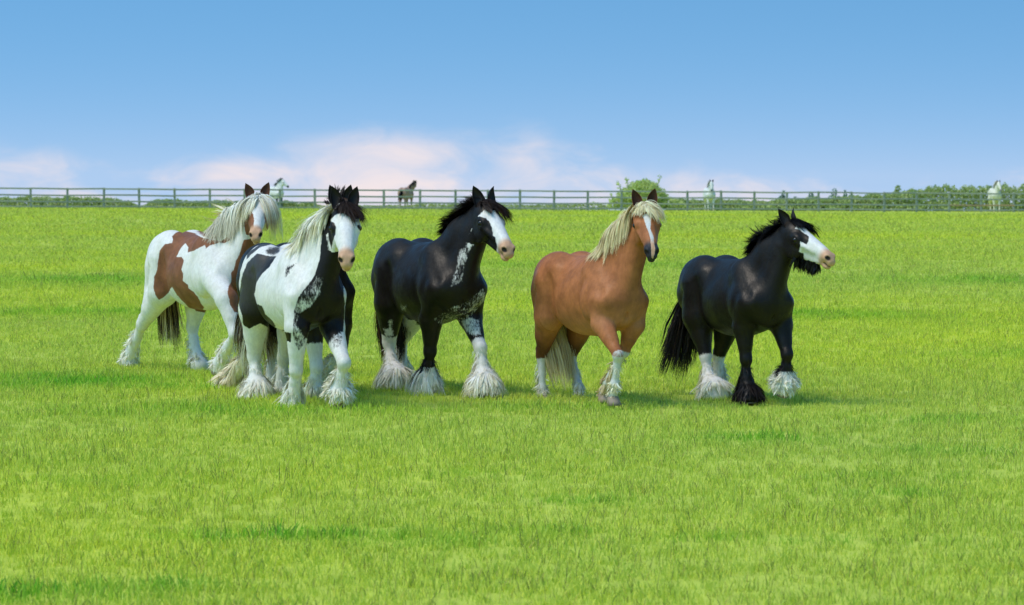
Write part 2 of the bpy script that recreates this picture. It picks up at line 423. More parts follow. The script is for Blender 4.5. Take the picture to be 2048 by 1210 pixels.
def tuft(i, nb, rad, hmin, hmax, wid, stems=0):
    r = np.random.default_rng(100 + i); vs, fs, hue, straw = [], [], [], []
    for k in range(nb + stems):
        s = k >= nb
        a = r.uniform(0, 6.283); q = rad * math.sqrt(r.uniform()); bx, by = q * math.cos(a), q * math.sin(a)
        h = r.uniform(hmin, hmax) * (1.75 if s else 1); ln = r.uniform(.05, .75) * h * (.45 if s else 1); la = r.uniform(0, 6.283)
        dx, dy = math.cos(la), math.sin(la); fa = r.uniform(0, 6.283); wx, wy = math.cos(fa) * wid * .5, math.sin(fa) * wid * .5
        if s: wx *= .55; wy *= .55
        n0 = len(vs)
        for tq, wq in ((0, 1.0), (.45, .9), (.8, .6)):
            cx, cy, cz = bx + dx * ln * tq**1.8, by + dy * ln * tq**1.8, h * tq * (1 - .18 * tq * ln / h)
            vs += [(cx - wx * wq, cy - wy * wq, cz), (cx + wx * wq, cy + wy * wq, cz)]
        vs.append((bx + dx * ln, by + dy * ln, h * (1 - .22 * ln / h)))
        fs += [(n0, n0 + 1, n0 + 3), (n0, n0 + 3, n0 + 2), (n0 + 2, n0 + 3, n0 + 5), (n0 + 2, n0 + 5, n0 + 4), (n0 + 4, n0 + 5, n0 + 6)]
        hv = r.beta(2.2, 2.2); hue += [hv] * 7; straw += [(.75 if s else (.0 if r.uniform() < .95 else .6))] * 7
    me = mesh_of('grass_tuft', vs, fs, BM, False); attr(me, 'hue', hue); attr(me, 'straw', straw)
    return bpy.data.objects.new('grass_tuft', me)
tc_ = bpy.data.collections.new('grass_tufts')
for i in range(6):
    tc_.objects.link(tuft(i, 15, .08, .028, .072, .0058, (2, 1, 1, 0, 0, 0)[i]))
def scatter():
    pts = []
    # even on the picture near by, thinning with distance
    for y0, y1, dens in ((13.2, 18, 190), (18, 24, 165), (24, 34, 145), (34, 46, 90), (46, 62, 42), (62, 85, 22), (85, 120, 10), (120, 174, 4.5)):
        hw = y1 * .1707 * 1.10 + 4.0; n = int(dens * (y1 - y0) * 2 * hw * GRASS_DENS)
        x = rng.uniform(-hw, hw, n); y = rng.uniform(y0, y1, n)
        k = np.abs(x) < y * .1707 * 1.10 + 4.0
        pts.append(np.stack([x[k], y[k]], 1))
    P = np.concatenate(pts); x, y = P.T
    L = lush(x, y)
    nz = .5 + .5 * np.sin(x * 1.7 + 2.1 * np.sin(y * .8)) * np.sin(y * 1.9 + 1.3 * np.sin(x * 1.1))
    sc = (rng.uniform(.75, 1.25, len(x)) * (.82 + .35 * nz)) * (1 + .5 * L) * (1 + np.clip((y - 30) / 60, 0, 1.6) * .55)
    wide = 1 + np.clip((y - 26) / 60, 0, 2.2)
    return np.stack([x, y, land(x, y) - .004], 1), sc, wide, np.clip(L * rng.uniform(.75, 1.2, len(x)), 0, 1)
GRASS_DENS = .62
gp, gs, gw, gl_ = scatter()
gm = bpy.data.meshes.new('grass'); gm.vertices.add(len(gp)); gm.vertices.foreach_set('co', gp.astype(np.float32).ravel())
attr(gm, 'sc', gs); attr(gm, 'wd', gw); attr(gm, 'lush', gl_); attr(gm, 'rz', rng.uniform(0, 6.283, len(gp)))
gm.materials.append(BM)
go = put('grass', gm); tag(go, kind='stuff')
gn = bpy.data.node_groups.new('grass_scatter', 'GeometryNodeTree')
gn.interface.new_socket('Geometry', in_out='INPUT', socket_type='NodeSocketGeometry'); gn.interface.new_socket('Geometry', in_out='OUTPUT', socket_type='NodeSocketGeometry')
gi, gout = gn.nodes.new('NodeGroupInput'), gn.nodes.new('NodeGroupOutput')
m2p = gn.nodes.new('GeometryNodeMeshToPoints'); iop = gn.nodes.new('GeometryNodeInstanceOnPoints'); ci = gn.nodes.new('GeometryNodeCollectionInfo')
ci.inputs['Collection'].default_value = tc_; ci.inputs['Separate Children'].default_value = True; ci.inputs['Reset Children'].default_value = True
def na(name):
    n = gn.nodes.new('GeometryNodeInputNamedAttribute'); n.data_type = 'FLOAT'; n.inputs[0].default_value = name; return n.outputs[0]
gn.links.new(gi.outputs[0], m2p.inputs[0]); gn.links.new(m2p.outputs[0], iop.inputs['Points']); gn.links.new(ci.outputs[0], iop.inputs['Instance'])
iop.inputs['Pick Instance'].default_value = True
ri = gn.nodes.new('FunctionNodeRandomValue'); ri.data_type = 'INT'
for s_ in ri.inputs:
    if s_.name == 'Min' and s_.type == 'INT': s_.default_value = 0
    if s_.name == 'Max' and s_.type == 'INT': s_.default_value = 5
gn.links.new([o for o in ri.outputs if o.type == 'INT'][0], iop.inputs['Instance Index'])
cr = gn.nodes.new('ShaderNodeCombineXYZ'); gn.links.new(na('rz'), cr.inputs[2])
er = gn.nodes.new('FunctionNodeEulerToRotation'); gn.links.new(cr.outputs[0], er.inputs[0]); gn.links.new(er.outputs[0], iop.inputs['Rotation'])
mu = gn.nodes.new('ShaderNodeMath'); mu.operation = 'MULTIPLY'; gn.links.new(na('sc'), mu.inputs[0]); gn.links.new(na('wd'), mu.inputs[1])
cs = gn.nodes.new('ShaderNodeCombineXYZ'); gn.links.new(mu.outputs[0], cs.inputs[0]); gn.links.new(mu.outputs[0], cs.inputs[1]); gn.links.new(na('sc'), cs.inputs[2])
gn.links.new(cs.outputs[0], iop.inputs['Scale']); gn.links.new(iop.outputs[0], gout.inputs[0])
go.modifiers.new('scatter', 'NODES').node_group = gn

# ------------------------------------------------------------------ post-and-rail fence
def box_mesh(name, sx, sy, sz, z0, mat, bev=.012, top=0.0):
    """bevelled post or rail with slightly eased edges; origin at the foot / middle"""
    b = bev; x, y = sx / 2, sy / 2
    ring = [(-x + b, -y), (x - b, -y), (x, -y + b), (x, y - b), (x - b, y), (-x + b, y), (-x, y - b), (-x, -y + b)]
    v, f = [], []
    for zz, k in ((z0, 1.0), (z0 + sz - b, 1.0), (z0 + sz, .8)):
        v += [(a * k, c * k, zz + (top * (c / y) if k < 1 else 0)) for a, c in ring]
    for r in range(2):
        for i in range(8):
            j = (i + 1) % 8; f.append((r * 8 + i, r * 8 + j, (r + 1) * 8 + j, (r + 1) * 8 + i))
    for q in ((0, 1, 2, 3), (0, 3, 4, 7), (4, 5, 6, 7)): f += [tuple(16 + k for k in q), tuple(reversed(q))]
    return mesh_of(name, v, f, mat, False)
def wood(name, c1, c2):
    m, t, p = material(name, .85, .2)
    tcn = N('ShaderNodeTexCoord', t); mp = N('ShaderNodeMapping', t, inp={'Scale': (14, 14, 2)}); LK(tcn.outputs['Object'], mp.inputs[0], t)
    oi = N('ShaderNodeObjectInfo', t)
    n = noise(t, 2.0, 4, .6, mp.outputs[0]).outputs[0]
    c = mixc(t, n, c1, c2); c = mixc(t, 1.0, c, ramp(t, oi.outputs['Random'], [(0, (.8, .85, .85)), (1, (1.15, 1.1, 1.05))]), 'MULTIPLY')
    LK(c, p.inputs['Base Color'], t)
    return m
WOOD = wood('weathered_wood', (.28, .30, .25), (.46, .48, .40)); WOODNEW = wood('fresh_wood', (.42, .27, .15), (.55, .38, .24))
POSTX = [-86, -10, 62, 135, 208, 279, 350, 420, 490, 560, 630, 700, 768, 840, 911, 976, 1040, 1108, 1175, 1243, 1309, 1375, 1442, 1508, 1573, 1637, 1703, 1768, 1833, 1898, 1962, 2027, 2091, 2154]
fence = tag(put('post_and_rail_fence', None, None, (0, 177, 0)), 'long weathered wooden post and rail fence along the far edge of the field', 'fence')
pm = box_mesh('post', .125, .125, 1.26, 0, WOOD, .015, .02)
rm_ = box_mesh('rail', .090, .042, 1.0, -.5, WOOD, .008); rn_ = box_mesh('rail', .090, .042, 1.0, -.5, WOODNEW, .008)
pts = []
for u in POSTX:
    y = 169 + 16 * u / 2048; x = (u - 1024) * y / 6000; pts.append(Vector((x, y, float(land(x, y)))))
for i, q in enumerate(pts):
    o = put('post', pm, fence, q - Vector((0, 177, 0)) - Vector((0, 0, .06))); o.rotation_euler = (random.uniform(-.012, .012), random.uniform(-.018, .018), D(15) + random.uniform(-.06, .06))
    o.scale.z = random.uniform(.985, 1.02)
for i in range(len(pts) - 1):
    a, b = pts[i], pts[i + 1]; d = b - a
    for lv, z in enumerate((1.14, .78, .42, .13)):
        me = rn_ if (lv == 2 and POSTX[i] in (1898, 1962)) else rm_
        o = put('rail', me, fence); mid = (a + b) / 2; tl = random.uniform(-.012, .012)
        nrm = Vector((d.y, -d.x, 0)).normalized()
        o.location = mid + Vector((0, 0, z + random.uniform(-.012, .012))) + nrm * .082 - Vector((0, 177, 0))
        dv = Vector((d.x, d.y, d.z + tl)).normalized()
        o.rotation_euler = dv.to_track_quat('Z', 'X').to_euler()
        o.scale = (1, 1, d.length * .998)

# ------------------------------------------------------------------ hedges, bush, saplings beyond the fence
def leaf_mat(name, c1, c2, c3):
    m = bpy.data.materials.new(name); m.use_nodes = True; t = m.node_tree; t.nodes.clear()
    v = A(t, 'hue').outputs['Fac']
    c = ramp(t, v, [(0, c1), (.5, c2), (1, c3)])
    d = N('ShaderNodeBsdfDiffuse', t); LK(c, d.inputs[0], t); tr = N('ShaderNodeBsdfTranslucent', t); LK(c, tr.inputs[0], t)
    m1 = N('ShaderNodeMixShader', t, inp={0: .45}); LK(d.outputs[0], m1.inputs[1], t); LK(tr.outputs[0], m1.inputs[2], t)
    o = N('ShaderNodeOutputMaterial', t); LK(m1.outputs[0], o.inputs[0], t); return m
BARK, t, p = material('bark', .9, .1); p.inputs['Base Color'].default_value = (.12, .10, .075, 1)
HEDGE = leaf_mat('hedge_leaf', (.26, .38, .11), (.52, .60, .23), (.74, .77, .38))
BUSH = leaf_mat('bush_leaf', (.46, .56, .17), (.68, .77, .28), (.82, .86, .42))
PALE = leaf_mat('sapling_leaf', (.10, .24, .13), (.17, .34, .20), (.28, .44, .28))
def leaves(centres, size, mat, name, parent=None, up=.5):
    n = len(centres); c = np.asarray(centres)
    a = rng.normal(size=(n, 3)); a /= np.linalg.norm(a, axis=1, keepdims=True)
    nr = rng.normal(size=(n, 3)); nr[:, 2] += up; nr -= (nr * a).sum(1, keepdims=True) * a; nr /= np.linalg.norm(nr, axis=1, keepdims=True)
    b = np.cross(nr, a); s = size * rng.uniform(.6, 1.35, (n, 1))
    v = np.stack([c - a * s, c + b * s * .55 + nr * s * .12, c + a * s, c - b * s * .55 + nr * s * .12], 1).reshape(-1, 3)
    f = np.arange(n * 4).reshape(n, 4)
    me = mesh_of(name, v, f, mat, False); attr(me, 'hue', np.repeat(np.clip(rng.beta(2, 2.2, n), 0, 1), 4))
    return put(name, me, parent)
def twigs(paths, name, parent, mat=BARK):
    v, f = [], []
    for pth, r0, r1 in paths:
        pth = np.asarray(pth, float); k = len(pth); n0 = len(v)
        for i, q in enumerate(pth):
            d = unit(pth[min(i + 1, k - 1)] - pth[max(i - 1, 0)]); e1 = unit(np.cross(d, (.3, .9, .2))); e2 = np.cross(d, e1); r = r0 + (r1 - r0) * i / (k - 1)
            v += [q + r * (math.cos(w_) * e1 + math.sin(w_) * e2) for w_ in np.linspace(0, 6.283, 6)[:5]]
        for i in range(k - 1):
            for j in range(5): f.append((n0 + i * 5 + j, n0 + i * 5 + (j + 1) % 5, n0 + (i + 1) * 5 + (j + 1) % 5, n0 + (i + 1) * 5 + j))
    return put(name, mesh_of(name, v, f, mat), parent)
def hedge(name, label, prof, dy, n, size, mat, depth=1.1):
    """prof: (x metres, height metres) along the hedge line, a little beyond the fence"""
    xs = np.array([q[0] for q in prof]); hs = np.array([q[1] for q in prof])
    x = rng.uniform(xs[0], xs[-1], n); h = np.interp(x, xs, hs) * (1 + .07 * np.sin(x * 2.3) * np.sin(x * .83 + 1) + .05 * np.sin(x * 5.1) + .04 * np.sin(x * 11.3 + 2))
    k = np.where(rng.uniform(0, 1, n) < .3, rng.uniform(-.12, .4, n), rng.uniform(0, 1, n)**.62); y = fence_y(x) + dy + rng.normal(0, 1, n) * depth * .42 * np.sqrt(np.clip(1.15 - k, .1, 1.2))
    end = np.minimum(sstep(xs[0], xs[0] + .8, x), sstep(-xs[-1], -xs[-1] + .8, -x)); h = h * (.55 + .45 * end)
    z = land(x, y) + k * h * rng.uniform(.9, 1.06, n)
    c0 = V((xs[0] + xs[-1]) / 2, 0, 0); c0[1] = fence_y(c0[0]) + dy
    r = tag(put(name, None, None, c0), label, 'hedge', 'hedges behind the fence')
    leaves(np.stack([x, y, z], 1) - c0, size, mat, 'foliage', r)
    return r
def hx(u, dy=3): y = 169 + 16 * u / 2048 + dy; return (u - 1024) * y / 6000
def hh(u, v, dy=3):
    y = 169 + 16 * u / 2048 + dy; x = hx(u, dy); return EYE - (v - 352) * y / 6000 - float(land(x, y))
def prof(l, dy=3): return [(hx(u, dy), max(.15, hh(u, v, dy))) for u, v in l]
hedge('hedge', 'low dark green hedge behind the fence at the left edge of the field', prof([(-90, 397), (0, 397), (60, 393), (130, 395), (200, 396), (262, 401), (278, 408)]), 3, 7000, .085, HEDGE)
hedge('hedge', 'low bushy hedge behind the fence beside the brown and white horse', prof([(282, 409), (310, 400), (330, 398), (360, 401), (400, 402), (450, 402), (545, 404), (575, 403), (600, 407), (618, 405), (650, 409)]), 3, 7000, .085, HEDGE)
hedge('hedge', 'thin scrubby hedge behind the middle of the fence', prof([(655, 411), (760, 411), (830, 409), (850, 406), (900, 409), (1010, 408), (1060, 410), (1140, 408), (1215, 404)]), 2.5, 6500, .07, HEDGE, .8)
hedge('hedge', 'long hedge rising towards the right behind the fence', prof([(1335, 398), (1380, 400), (1450, 400), (1500, 403), (1560, 401), (1620, 397), (1700, 394), (1760, 390), (1800, 384), (1850, 378), (1900, 374), (1950, 373), (2010, 374), (2060, 372), (2140, 374)]), 4, 26000, .10, HEDGE, 1.6)
def bush(name, label, u, dy, lobes, n, size, mat, cat, spikes=(), stems=6, group=None):
    y0 = 169 + 16 * u / 2048 + dy; x0 = hx(u, dy); z0 = float(land(x0, y0))
    r = tag(put(name, None, None, (x0, y0, z0)), label, cat, group)
    C_, W = [], np.array([l[3] * l[4] for l in lobes]); W = W / W.sum()
    for (cx, cy, cz, rx, rz), wt in zip(lobes, W):
        k = int(n * wt); d = rng.normal(size=(k, 3)); d /= np.linalg.norm(d, axis=1, keepdims=True)
        q = rng.uniform(.35, 1.0, (k, 1))**.5 * (1 + .13 * np.sin(d[:, :1] * 7 + cx) * np.sin(d[:, 2:] * 6 + cz))
        C_.append(V(cx, cy, cz) + d * q * V(rx, rx * .9, rz))
    C_ = np.concatenate(C_); C_ = C_[C_[:, 2] > .05]
    for sx, sz, tx, tz in spikes:
        k = 26; tq = rng.uniform(0, 1, (k, 1)); C_ = np.concatenate([C_, V(sx, -.2, sz) + tq * V(tx - sx, 0, tz - sz) + rng.normal(0, .05, (k, 3))])
    leaves(C_, size, mat, 'foliage', r)
    st = []
    for i in range(stems):
        l = lobes[i % len(lobes)]; e = V(l[0], l[1], l[2]) + rng.normal(0, .3, 3) * V(l[3], l[3], .3 * l[4])
        st.append(([V(rng.uniform(-.15, .15), rng.uniform(-.1, .1), -.1), e * .5 + rng.normal(0, .08, 3), e], .045, .012))
    for sx, sz, tx, tz in spikes: st.append(([V(0, 0, .2), V(sx, -.2, sz), V(tx, -.2, tz)], .03, .006))
    twigs(st, 'stems', r)
    return r
bush('bush', 'large rounded light green bush behind the fence above the palomino maned horse', 1282, 3.5,
     [(0, 0, .85, 1.25, .98), (-.75, .1, .62, .85, .78), (.85, .1, .65, .85, .80), (.15, 0, 1.25, .85, .62), (1.6, .2, .38, .75, .42), (-1.5, .1, .35, .55, .45), (2.3, .2, .25, .5, .3)], 9000, .085, BUSH, 'bush',
     spikes=[(-1.2, 1.2, -1.45, 1.72), (-.8, 1.4, -.9, 1.9), (1.0, 1.5, 1.15, 2.12), (-1.6, .5, -1.9, 1.0)], stems=9)
for i, (u, v, wd, lab) in enumerate(((1566, 380, 20, 'thin pale sapling behind the fence above the ears of the right black horse'), (1590, 392, 14, 'short pale sapling between two taller ones behind the fence'), (1622, 383, 22, 'spreading pale sapling behind the fence left of a post'),
                                 (1668, 376, 24, 'tallest pale sapling behind the fence, wispy crown over the top rail'), (1690, 380, 14, 'slim pale sapling right of the tallest one behind the fence'), (1795, 370, 18, 'small dark bluish shrub poking above the right hedge'))):
    H_ = hh(u, v, 7); W_ = wd / 34 * .5
    if i == 5: lob = [(0, 0, H_ * .82, W_ * .8, H_ * .2), (-.12, 0, H_ * .6, W_, H_ * .25)]
    else: lob = [(0, 0, H_ * .8, W_ * .55, H_ * .2), (-W_ * .5, 0, H_ * .55, W_ * .7, H_ * .2), (W_ * .5, 0, H_ * .48, W_ * .7, H_ * .22), (0, 0, H_ * .3, W_, H_ * .25)]
    bush('sapling', lab, u, 7, lob, 330 if i < 5 else 420, .07, PALE if i < 5 else HEDGE, 'tree' if i < 5 else 'shrub', stems=4, group='saplings beyond the fence' if i < 5 else None)



POSE = {
 'pinto': {
  'at': (-2.0, 27.714, 0.0),
  'yaw': 69,
  'size': 1.05,
  'poll': (0.84, 0.187, 1.744),
  'head': [(0.714, 0.276, 0.643), (-0.205, 0.961, -0.184), (-0.669, 0.0, 0.743)],
  'hs': 1.1,
  'legs': {'RF': [(0.58, -0.165, 0.697), (0.514, -0.155, 0.322), (0.436, -0.15, 0.13), (0.375, -0.15, 0.009)], 'LF': [(0.534, 0.165, 0.689), (0.903, 0.155, 0.402), (0.791, 0.15, 0.215), (0.733, 0.15, 0.078)], 'RH': [(-0.605, -0.185, 0.8), (-0.755, -0.165, 0.376), (-0.694, -0.16, 0.122), (-0.696, -0.16, -0.013)], 'LH': [(-0.66, 0.185, 0.8), (-0.916, 0.165, 0.347), (-0.997, 0.16, 0.095), (-1.015, 0.16, -0.026)]},
  'coat': [
   ('body', 1, 1, [(0.295, 1.662), (0.27, 1.423), (0.259, 1.273), (0.217, 1.122), (0.14, 1.015), (0.077, 0.929), (0.039, 0.822), (0.027, 0.65), (0.032, 0.543), (0.074, 0.478), (0.107, 0.512), (0.133, 0.577), (0.248, 0.52), (0.378, 0.487), (0.434, 0.522), (0.446, 0.598), (0.454, 0.735), (0.463, 0.908), (0.446, 1.03), (0.43, 1.137), (0.498, 1.329), (0.484, 1.632)]),
   ('body', 0, 0.46, [(0.022, 0.736), (0.045, 0.874), (0.115, 0.968), (0.2, 1.054), (0.26, 1.144), (0.286, 1.079), (0.243, 0.951), (0.174, 0.856), (0.086, 0.805), (0.053, 0.693)]),
   ('body', 0, 0.5, [(0.009, 0.736), (0.053, 0.693), (0.111, 0.599), (0.13, 0.52), (0.106, 0.46), (0.012, 0.46)]),
   ('body', 0, 0.55, [(0.319, 0.52), (0.374, 0.598), (0.432, 0.632), (0.468, 0.648), (0.489, 0.478), (0.349, 0.452)]),
   ('body', 1, 1, [(0.5, 1.016), (0.521, 0.995), (0.554, 0.865), (0.537, 0.735), (0.498, 0.648), (0.51, 0.822)]),
   ('body', 1, 1, [(-0.363, 1.323), (-0.454, 1.24), (-0.5, 1.137), (-0.555, 0.969), (-0.541, 0.869), (-0.506, 0.758), (-0.504, 0.685), (-0.448, 0.65), (-0.394, 0.677), (-0.349, 0.699), (-0.299, 0.672), (-0.265, 0.629), (-0.173, 0.68), (-0.206, 0.738), (-0.263, 0.781), (-0.292, 0.856), (-0.362, 0.878), (-0.388, 0.967), (-0.351, 1.073), (-0.289, 1.147), (-0.224, 1.199), (-0.172, 1.292), (-0.206, 1.294), (-0.28, 1.304), (-0.319, 1.318)]),
   ('body', 1, 0.7, [(-0.294, 1.35), (-0.253, 1.377), (-0.165, 1.39), (-0.144, 1.328), (-0.224, 1.304), (-0.272, 1.318)]),
   ('body', 1, 1, [(-0.399, 1.375), (-0.325, 1.434), (-0.232, 1.469), (-0.153, 1.445), (-0.12, 1.413), (-0.245, 1.406), (-0.337, 1.378), (-0.429, 1.312), (-0.467, 1.267), (-0.482, 1.337)]),
   ('body', 1, 0.6, [(-0.039, 1.194), (0.015, 1.219), (0.042, 1.219), (-0.001, 1.171), (-0.035, 1.128), (-0.048, 1.111)]),
   ('trunk', 1, 1, [(-0.265, 0.629), (-0.113, 0.645), (0.009, 0.625), (0.005, 0.521), (-0.259, 0.501)]),
   ('LH', 1, 0.8, [(-0.379, 0.708), (-0.311, 0.663), (-0.247, 0.62), (-0.25, 0.501), (-0.322, 0.486), (-0.39, 0.532)]),
   ('head', 1, 1, [(0.344, 1.586), (0.391, 1.563), (0.41, 1.524), (0.406, 1.46), (0.377, 1.407), (0.36, 1.34), (0.348, 1.383), (0.334, 1.465), (0.327, 1.56)]),
   ('head', 1, 0.7, [(0.277, 1.531), (0.334, 1.422), (0.355, 1.272), (0.338, 1.165), (0.26, 1.165)]),
   ('head', 1, 1, [(0.302, 1.852), (0.298, 1.574), (0.363, 1.605), (0.405, 1.637), (0.458, 1.649), (0.526, 1.623), (0.58, 1.599), (0.629, 1.591), (0.624, 1.851)]),
   ('head', 1, 1, [(0.582, 1.546), (0.607, 1.551), (0.623, 1.496), (0.595, 1.508)]),
  ],
 },
 'skew': {
  'at': (-3.259, 31.786, 0.0),
  'yaw': 60,
  'size': 1.09,
  'poll': (0.82, 0.185, 1.718),
  'head': [(0.733, 0.499, 0.463), (-0.389, 0.865, -0.317), (-0.558, 0.052, 0.828)],
  'hs': 0.98,
  'legs': {'RF': [(0.87, -0.165, 0.756), (1.036, -0.155, 0.441), (0.752, -0.15, 0.214), (0.613, -0.15, 0.088)], 'LF': [(0.663, 0.165, 0.742), (0.794, 0.155, 0.437), (0.747, 0.15, 0.21), (0.712, 0.15, 0.074)], 'RH': [(-0.546, -0.185, 0.8), (-0.975, -0.24, 0.452), (-1.237, -0.25, 0.164), (-1.329, -0.25, 0.003)], 'LH': [(-0.524, 0.185, 0.8), (-0.666, 0.165, 0.425), (-0.596, 0.16, 0.155), (-0.477, 0.16, 0.007)]},
  'coat': [
   ('body', 1, 1, [(-0.403, 1.27), (-0.458, 1.207), (-0.479, 1.099), (-0.486, 1.021), (-0.523, 0.948), (-0.528, 0.835), (-0.509, 0.771), (-0.475, 0.722), (-0.413, 0.761), (-0.314, 0.848), (-0.253, 0.76), (-0.176, 0.673), (-0.139, 0.613), (-0.051, 0.593), (0.021, 0.648), (-0.007, 0.687), (-0.031, 0.75), (-0.075, 0.798), (-0.127, 0.832), (-0.129, 0.87), (-0.183, 0.904), (-0.176, 0.967), (-0.198, 1.015), (-0.175, 1.102), (-0.2, 1.137), (-0.264, 1.139), (-0.219, 1.236), (-0.179, 1.275), (-0.138, 1.234), (-0.142, 1.18), (-0.056, 1.196), (0.054, 1.247), (0.066, 1.213), (0.104, 1.242), (0.202, 1.27), (0.196, 1.289), (0.111, 1.3), (0.028, 1.32), (-0.145, 1.382), (-0.254, 1.411), (-0.31, 1.379), (-0.339, 1.344), (-0.324, 1.309), (-0.33, 1.279)]),
   ('body', 1, 1, [(0.182, 1.27), (0.261, 1.312), (0.302, 1.34), (0.304, 1.292), (0.242, 1.26)]),
   ('body', 1, 0.7, [(-0.124, 1.398), (-0.083, 1.429), (0.092, 1.383), (0.185, 1.323), (0.161, 1.299), (0.021, 1.33)]),
   ('body', 1, 1, [(0.444, 1.291), (0.396, 1.143), (0.372, 1.096), (0.349, 1.01), (0.321, 0.972), (0.326, 0.901), (0.311, 0.852), (0.315, 0.772), (0.33, 0.724), (0.336, 0.677), (0.383, 0.602), (0.678, 0.601), (0.691, 1.338)]),
   ('head', 1, 1, [(0.438, 1.602), (0.505, 1.592), (0.553, 1.527), (0.566, 1.453), (0.567, 1.381), (0.544, 1.32), (0.472, 1.31), (0.444, 1.4)]),
   ('head', 1, 1, [(0.663, 1.582), (0.726, 1.606), (0.727, 1.386), (0.668, 1.381), (0.66, 1.407), (0.658, 1.481), (0.65, 1.553)]),
  ],
 },
 'black': {
  'at': (-0.765, 28.995, 0.0),
  'yaw': 66,
  'size': 1.07,
  'poll': (0.82, 0.162, 1.716),
  'head': [(0.792, -0.105, 0.602), (0.056, 0.993, 0.1), (-0.608, -0.045, 0.793)],
  'hs': 1.05,
  'legs': {'RF': [(0.354, -0.165, 0.68), (0.305, -0.155, 0.396), (0.246, -0.15, 0.182), (0.198, -0.15, 0.054)], 'LF': [(0.466, 0.165, 0.697), (0.725, 0.155, 0.442), (0.792, 0.15, 0.185), (0.814, 0.15, 0.058)], 'RH': [(-0.549, -0.185, 0.8), (-0.661, -0.165, 0.433), (-0.575, -0.16, 0.147), (-0.526, -0.16, 0.025)], 'LH': [(-0.658, 0.185, 0.8), (-1.173, 0.165, 0.413), (-1.174, 0.16, 0.22), (-1.2, 0.16, 0.11)]},
  'coat': [
   ('head', 0, 1, [(0.417, 1.574), (0.465, 1.626), (0.5, 1.644), (0.536, 1.612), (0.566, 1.636), (0.671, 1.566), (0.658, 1.544), (0.649, 1.504), (0.689, 1.435), (0.741, 1.336), (0.75, 1.254), (0.663, 1.137), (0.593, 1.171), (0.58, 1.247), (0.589, 1.311), (0.572, 1.385), (0.545, 1.403), (0.545, 1.456), (0.523, 1.523), (0.488, 1.554), (0.444, 1.568)]),
   ('body', 0, 0.62, [(0.354, 1.458), (0.417, 1.49), (0.404, 1.39), (0.363, 1.308), (0.328, 1.26), (0.315, 1.326)]),
   ('body', 0, 0.49, [(0.257, 1.3), (0.306, 1.3), (0.315, 1.216), (0.271, 1.009), (0.218, 0.974), (0.17, 0.951), (0.204, 1.04), (0.239, 1.185)]),
   ('body', 0, 0.43, [(0.023, 0.664), (0.158, 0.581), (0.298, 0.642), (0.466, 0.842), (0.459, 0.939), (0.323, 0.824), (0.168, 0.762)]),
   ('body', 0, 0.58, [(0.252, 0.655), (0.342, 0.691), (0.422, 0.664), (0.441, 0.54), (0.37, 0.523), (0.297, 0.575)]),
   ('body', 0, 0.5, [(-0.288, 0.797), (-0.24, 0.788), (-0.242, 0.743), (-0.281, 0.752)]),
   ('body', 0, 1, [(-0.272, 0.658), (-0.163, 0.661), (-0.222, 0.507), (-0.292, 0.42), (-0.306, 0.525)]),
   ('body', 0, 0.9, [(-0.412, 0.66), (-0.389, 0.66), (-0.375, 0.512), (-0.453, 0.493), (-0.46, 0.586), (-0.423, 0.586)]),
  ],
 },
 'chest': {
  'at': (0.755, 27.714, 0.0),
  'yaw': 67,
  'size': 1.0,
  'poll': (0.84, 0.123, 1.83),
  'head': [(0.733, 0.325, 0.597), (-0.229, 0.945, -0.234), (-0.641, 0.035, 0.767)],
  'hs': 1.02,
  'legs': {'RF': [(0.555, -0.165, 0.761), (0.866, -0.155, 0.496), (0.793, -0.15, 0.236), (0.708, -0.15, 0.04)], 'LF': [(0.535, 0.15, 0.745), (0.492, 0.08, 0.498), (0.189, 0.05, 0.201), (0.068, 0.05, 0.031)], 'RH': [(-0.56, -0.185, 0.8), (-0.826, -0.165, 0.408), (-0.826, -0.16, 0.095), (-0.802, -0.16, -0.023)], 'LH': [(-0.557, 0.185, 0.8), (-0.879, 0.165, 0.388), (-0.705, 0.16, 0.122), (-0.681, 0.16, -0.024)]},
  'coat': [
   ('head', 0, 1, [(0.409, 1.714), (0.467, 1.737), (0.487, 1.668), (0.474, 1.59), (0.503, 1.522), (0.508, 1.436), (0.512, 1.405), (0.48, 1.405), (0.477, 1.431), (0.471, 1.508), (0.452, 1.586)]),
   ('head', 0, 1, [(0.476, 1.418), (0.512, 1.418), (0.507, 1.36), (0.494, 1.32), (0.481, 1.329)]),
  ],
 },
 'right': {
  'at': (2.121, 27.961, 0.0),
  'yaw': 68,
  'size': 0.97,
  'poll': (0.8, 0.146, 1.715),
  'head': [(0.83, -0.342, 0.441), (0.302, 0.94, 0.161), (-0.469, 0.0, 0.883)],
  'hs': 1.03,
  'legs': {'RF': [(0.424, -0.165, 0.732), (0.459, -0.155, 0.43), (0.451, -0.15, 0.192), (0.505, -0.15, 0.039)], 'LF': [(0.555, 0.165, 0.746), (0.701, 0.155, 0.484), (0.671, 0.15, 0.265), (0.6, 0.15, 0.147)], 'RH': [(-0.514, -0.185, 0.8), (-0.402, -0.165, 0.415), (-0.321, -0.16, 0.113), (-0.221, -0.16, 0.009)], 'LH': [(-0.541, 0.185, 0.8), (-0.792, 0.165, 0.381), (-0.792, 0.16, 0.208), (-0.848, 0.16, 0.071)]},
  'coat': [
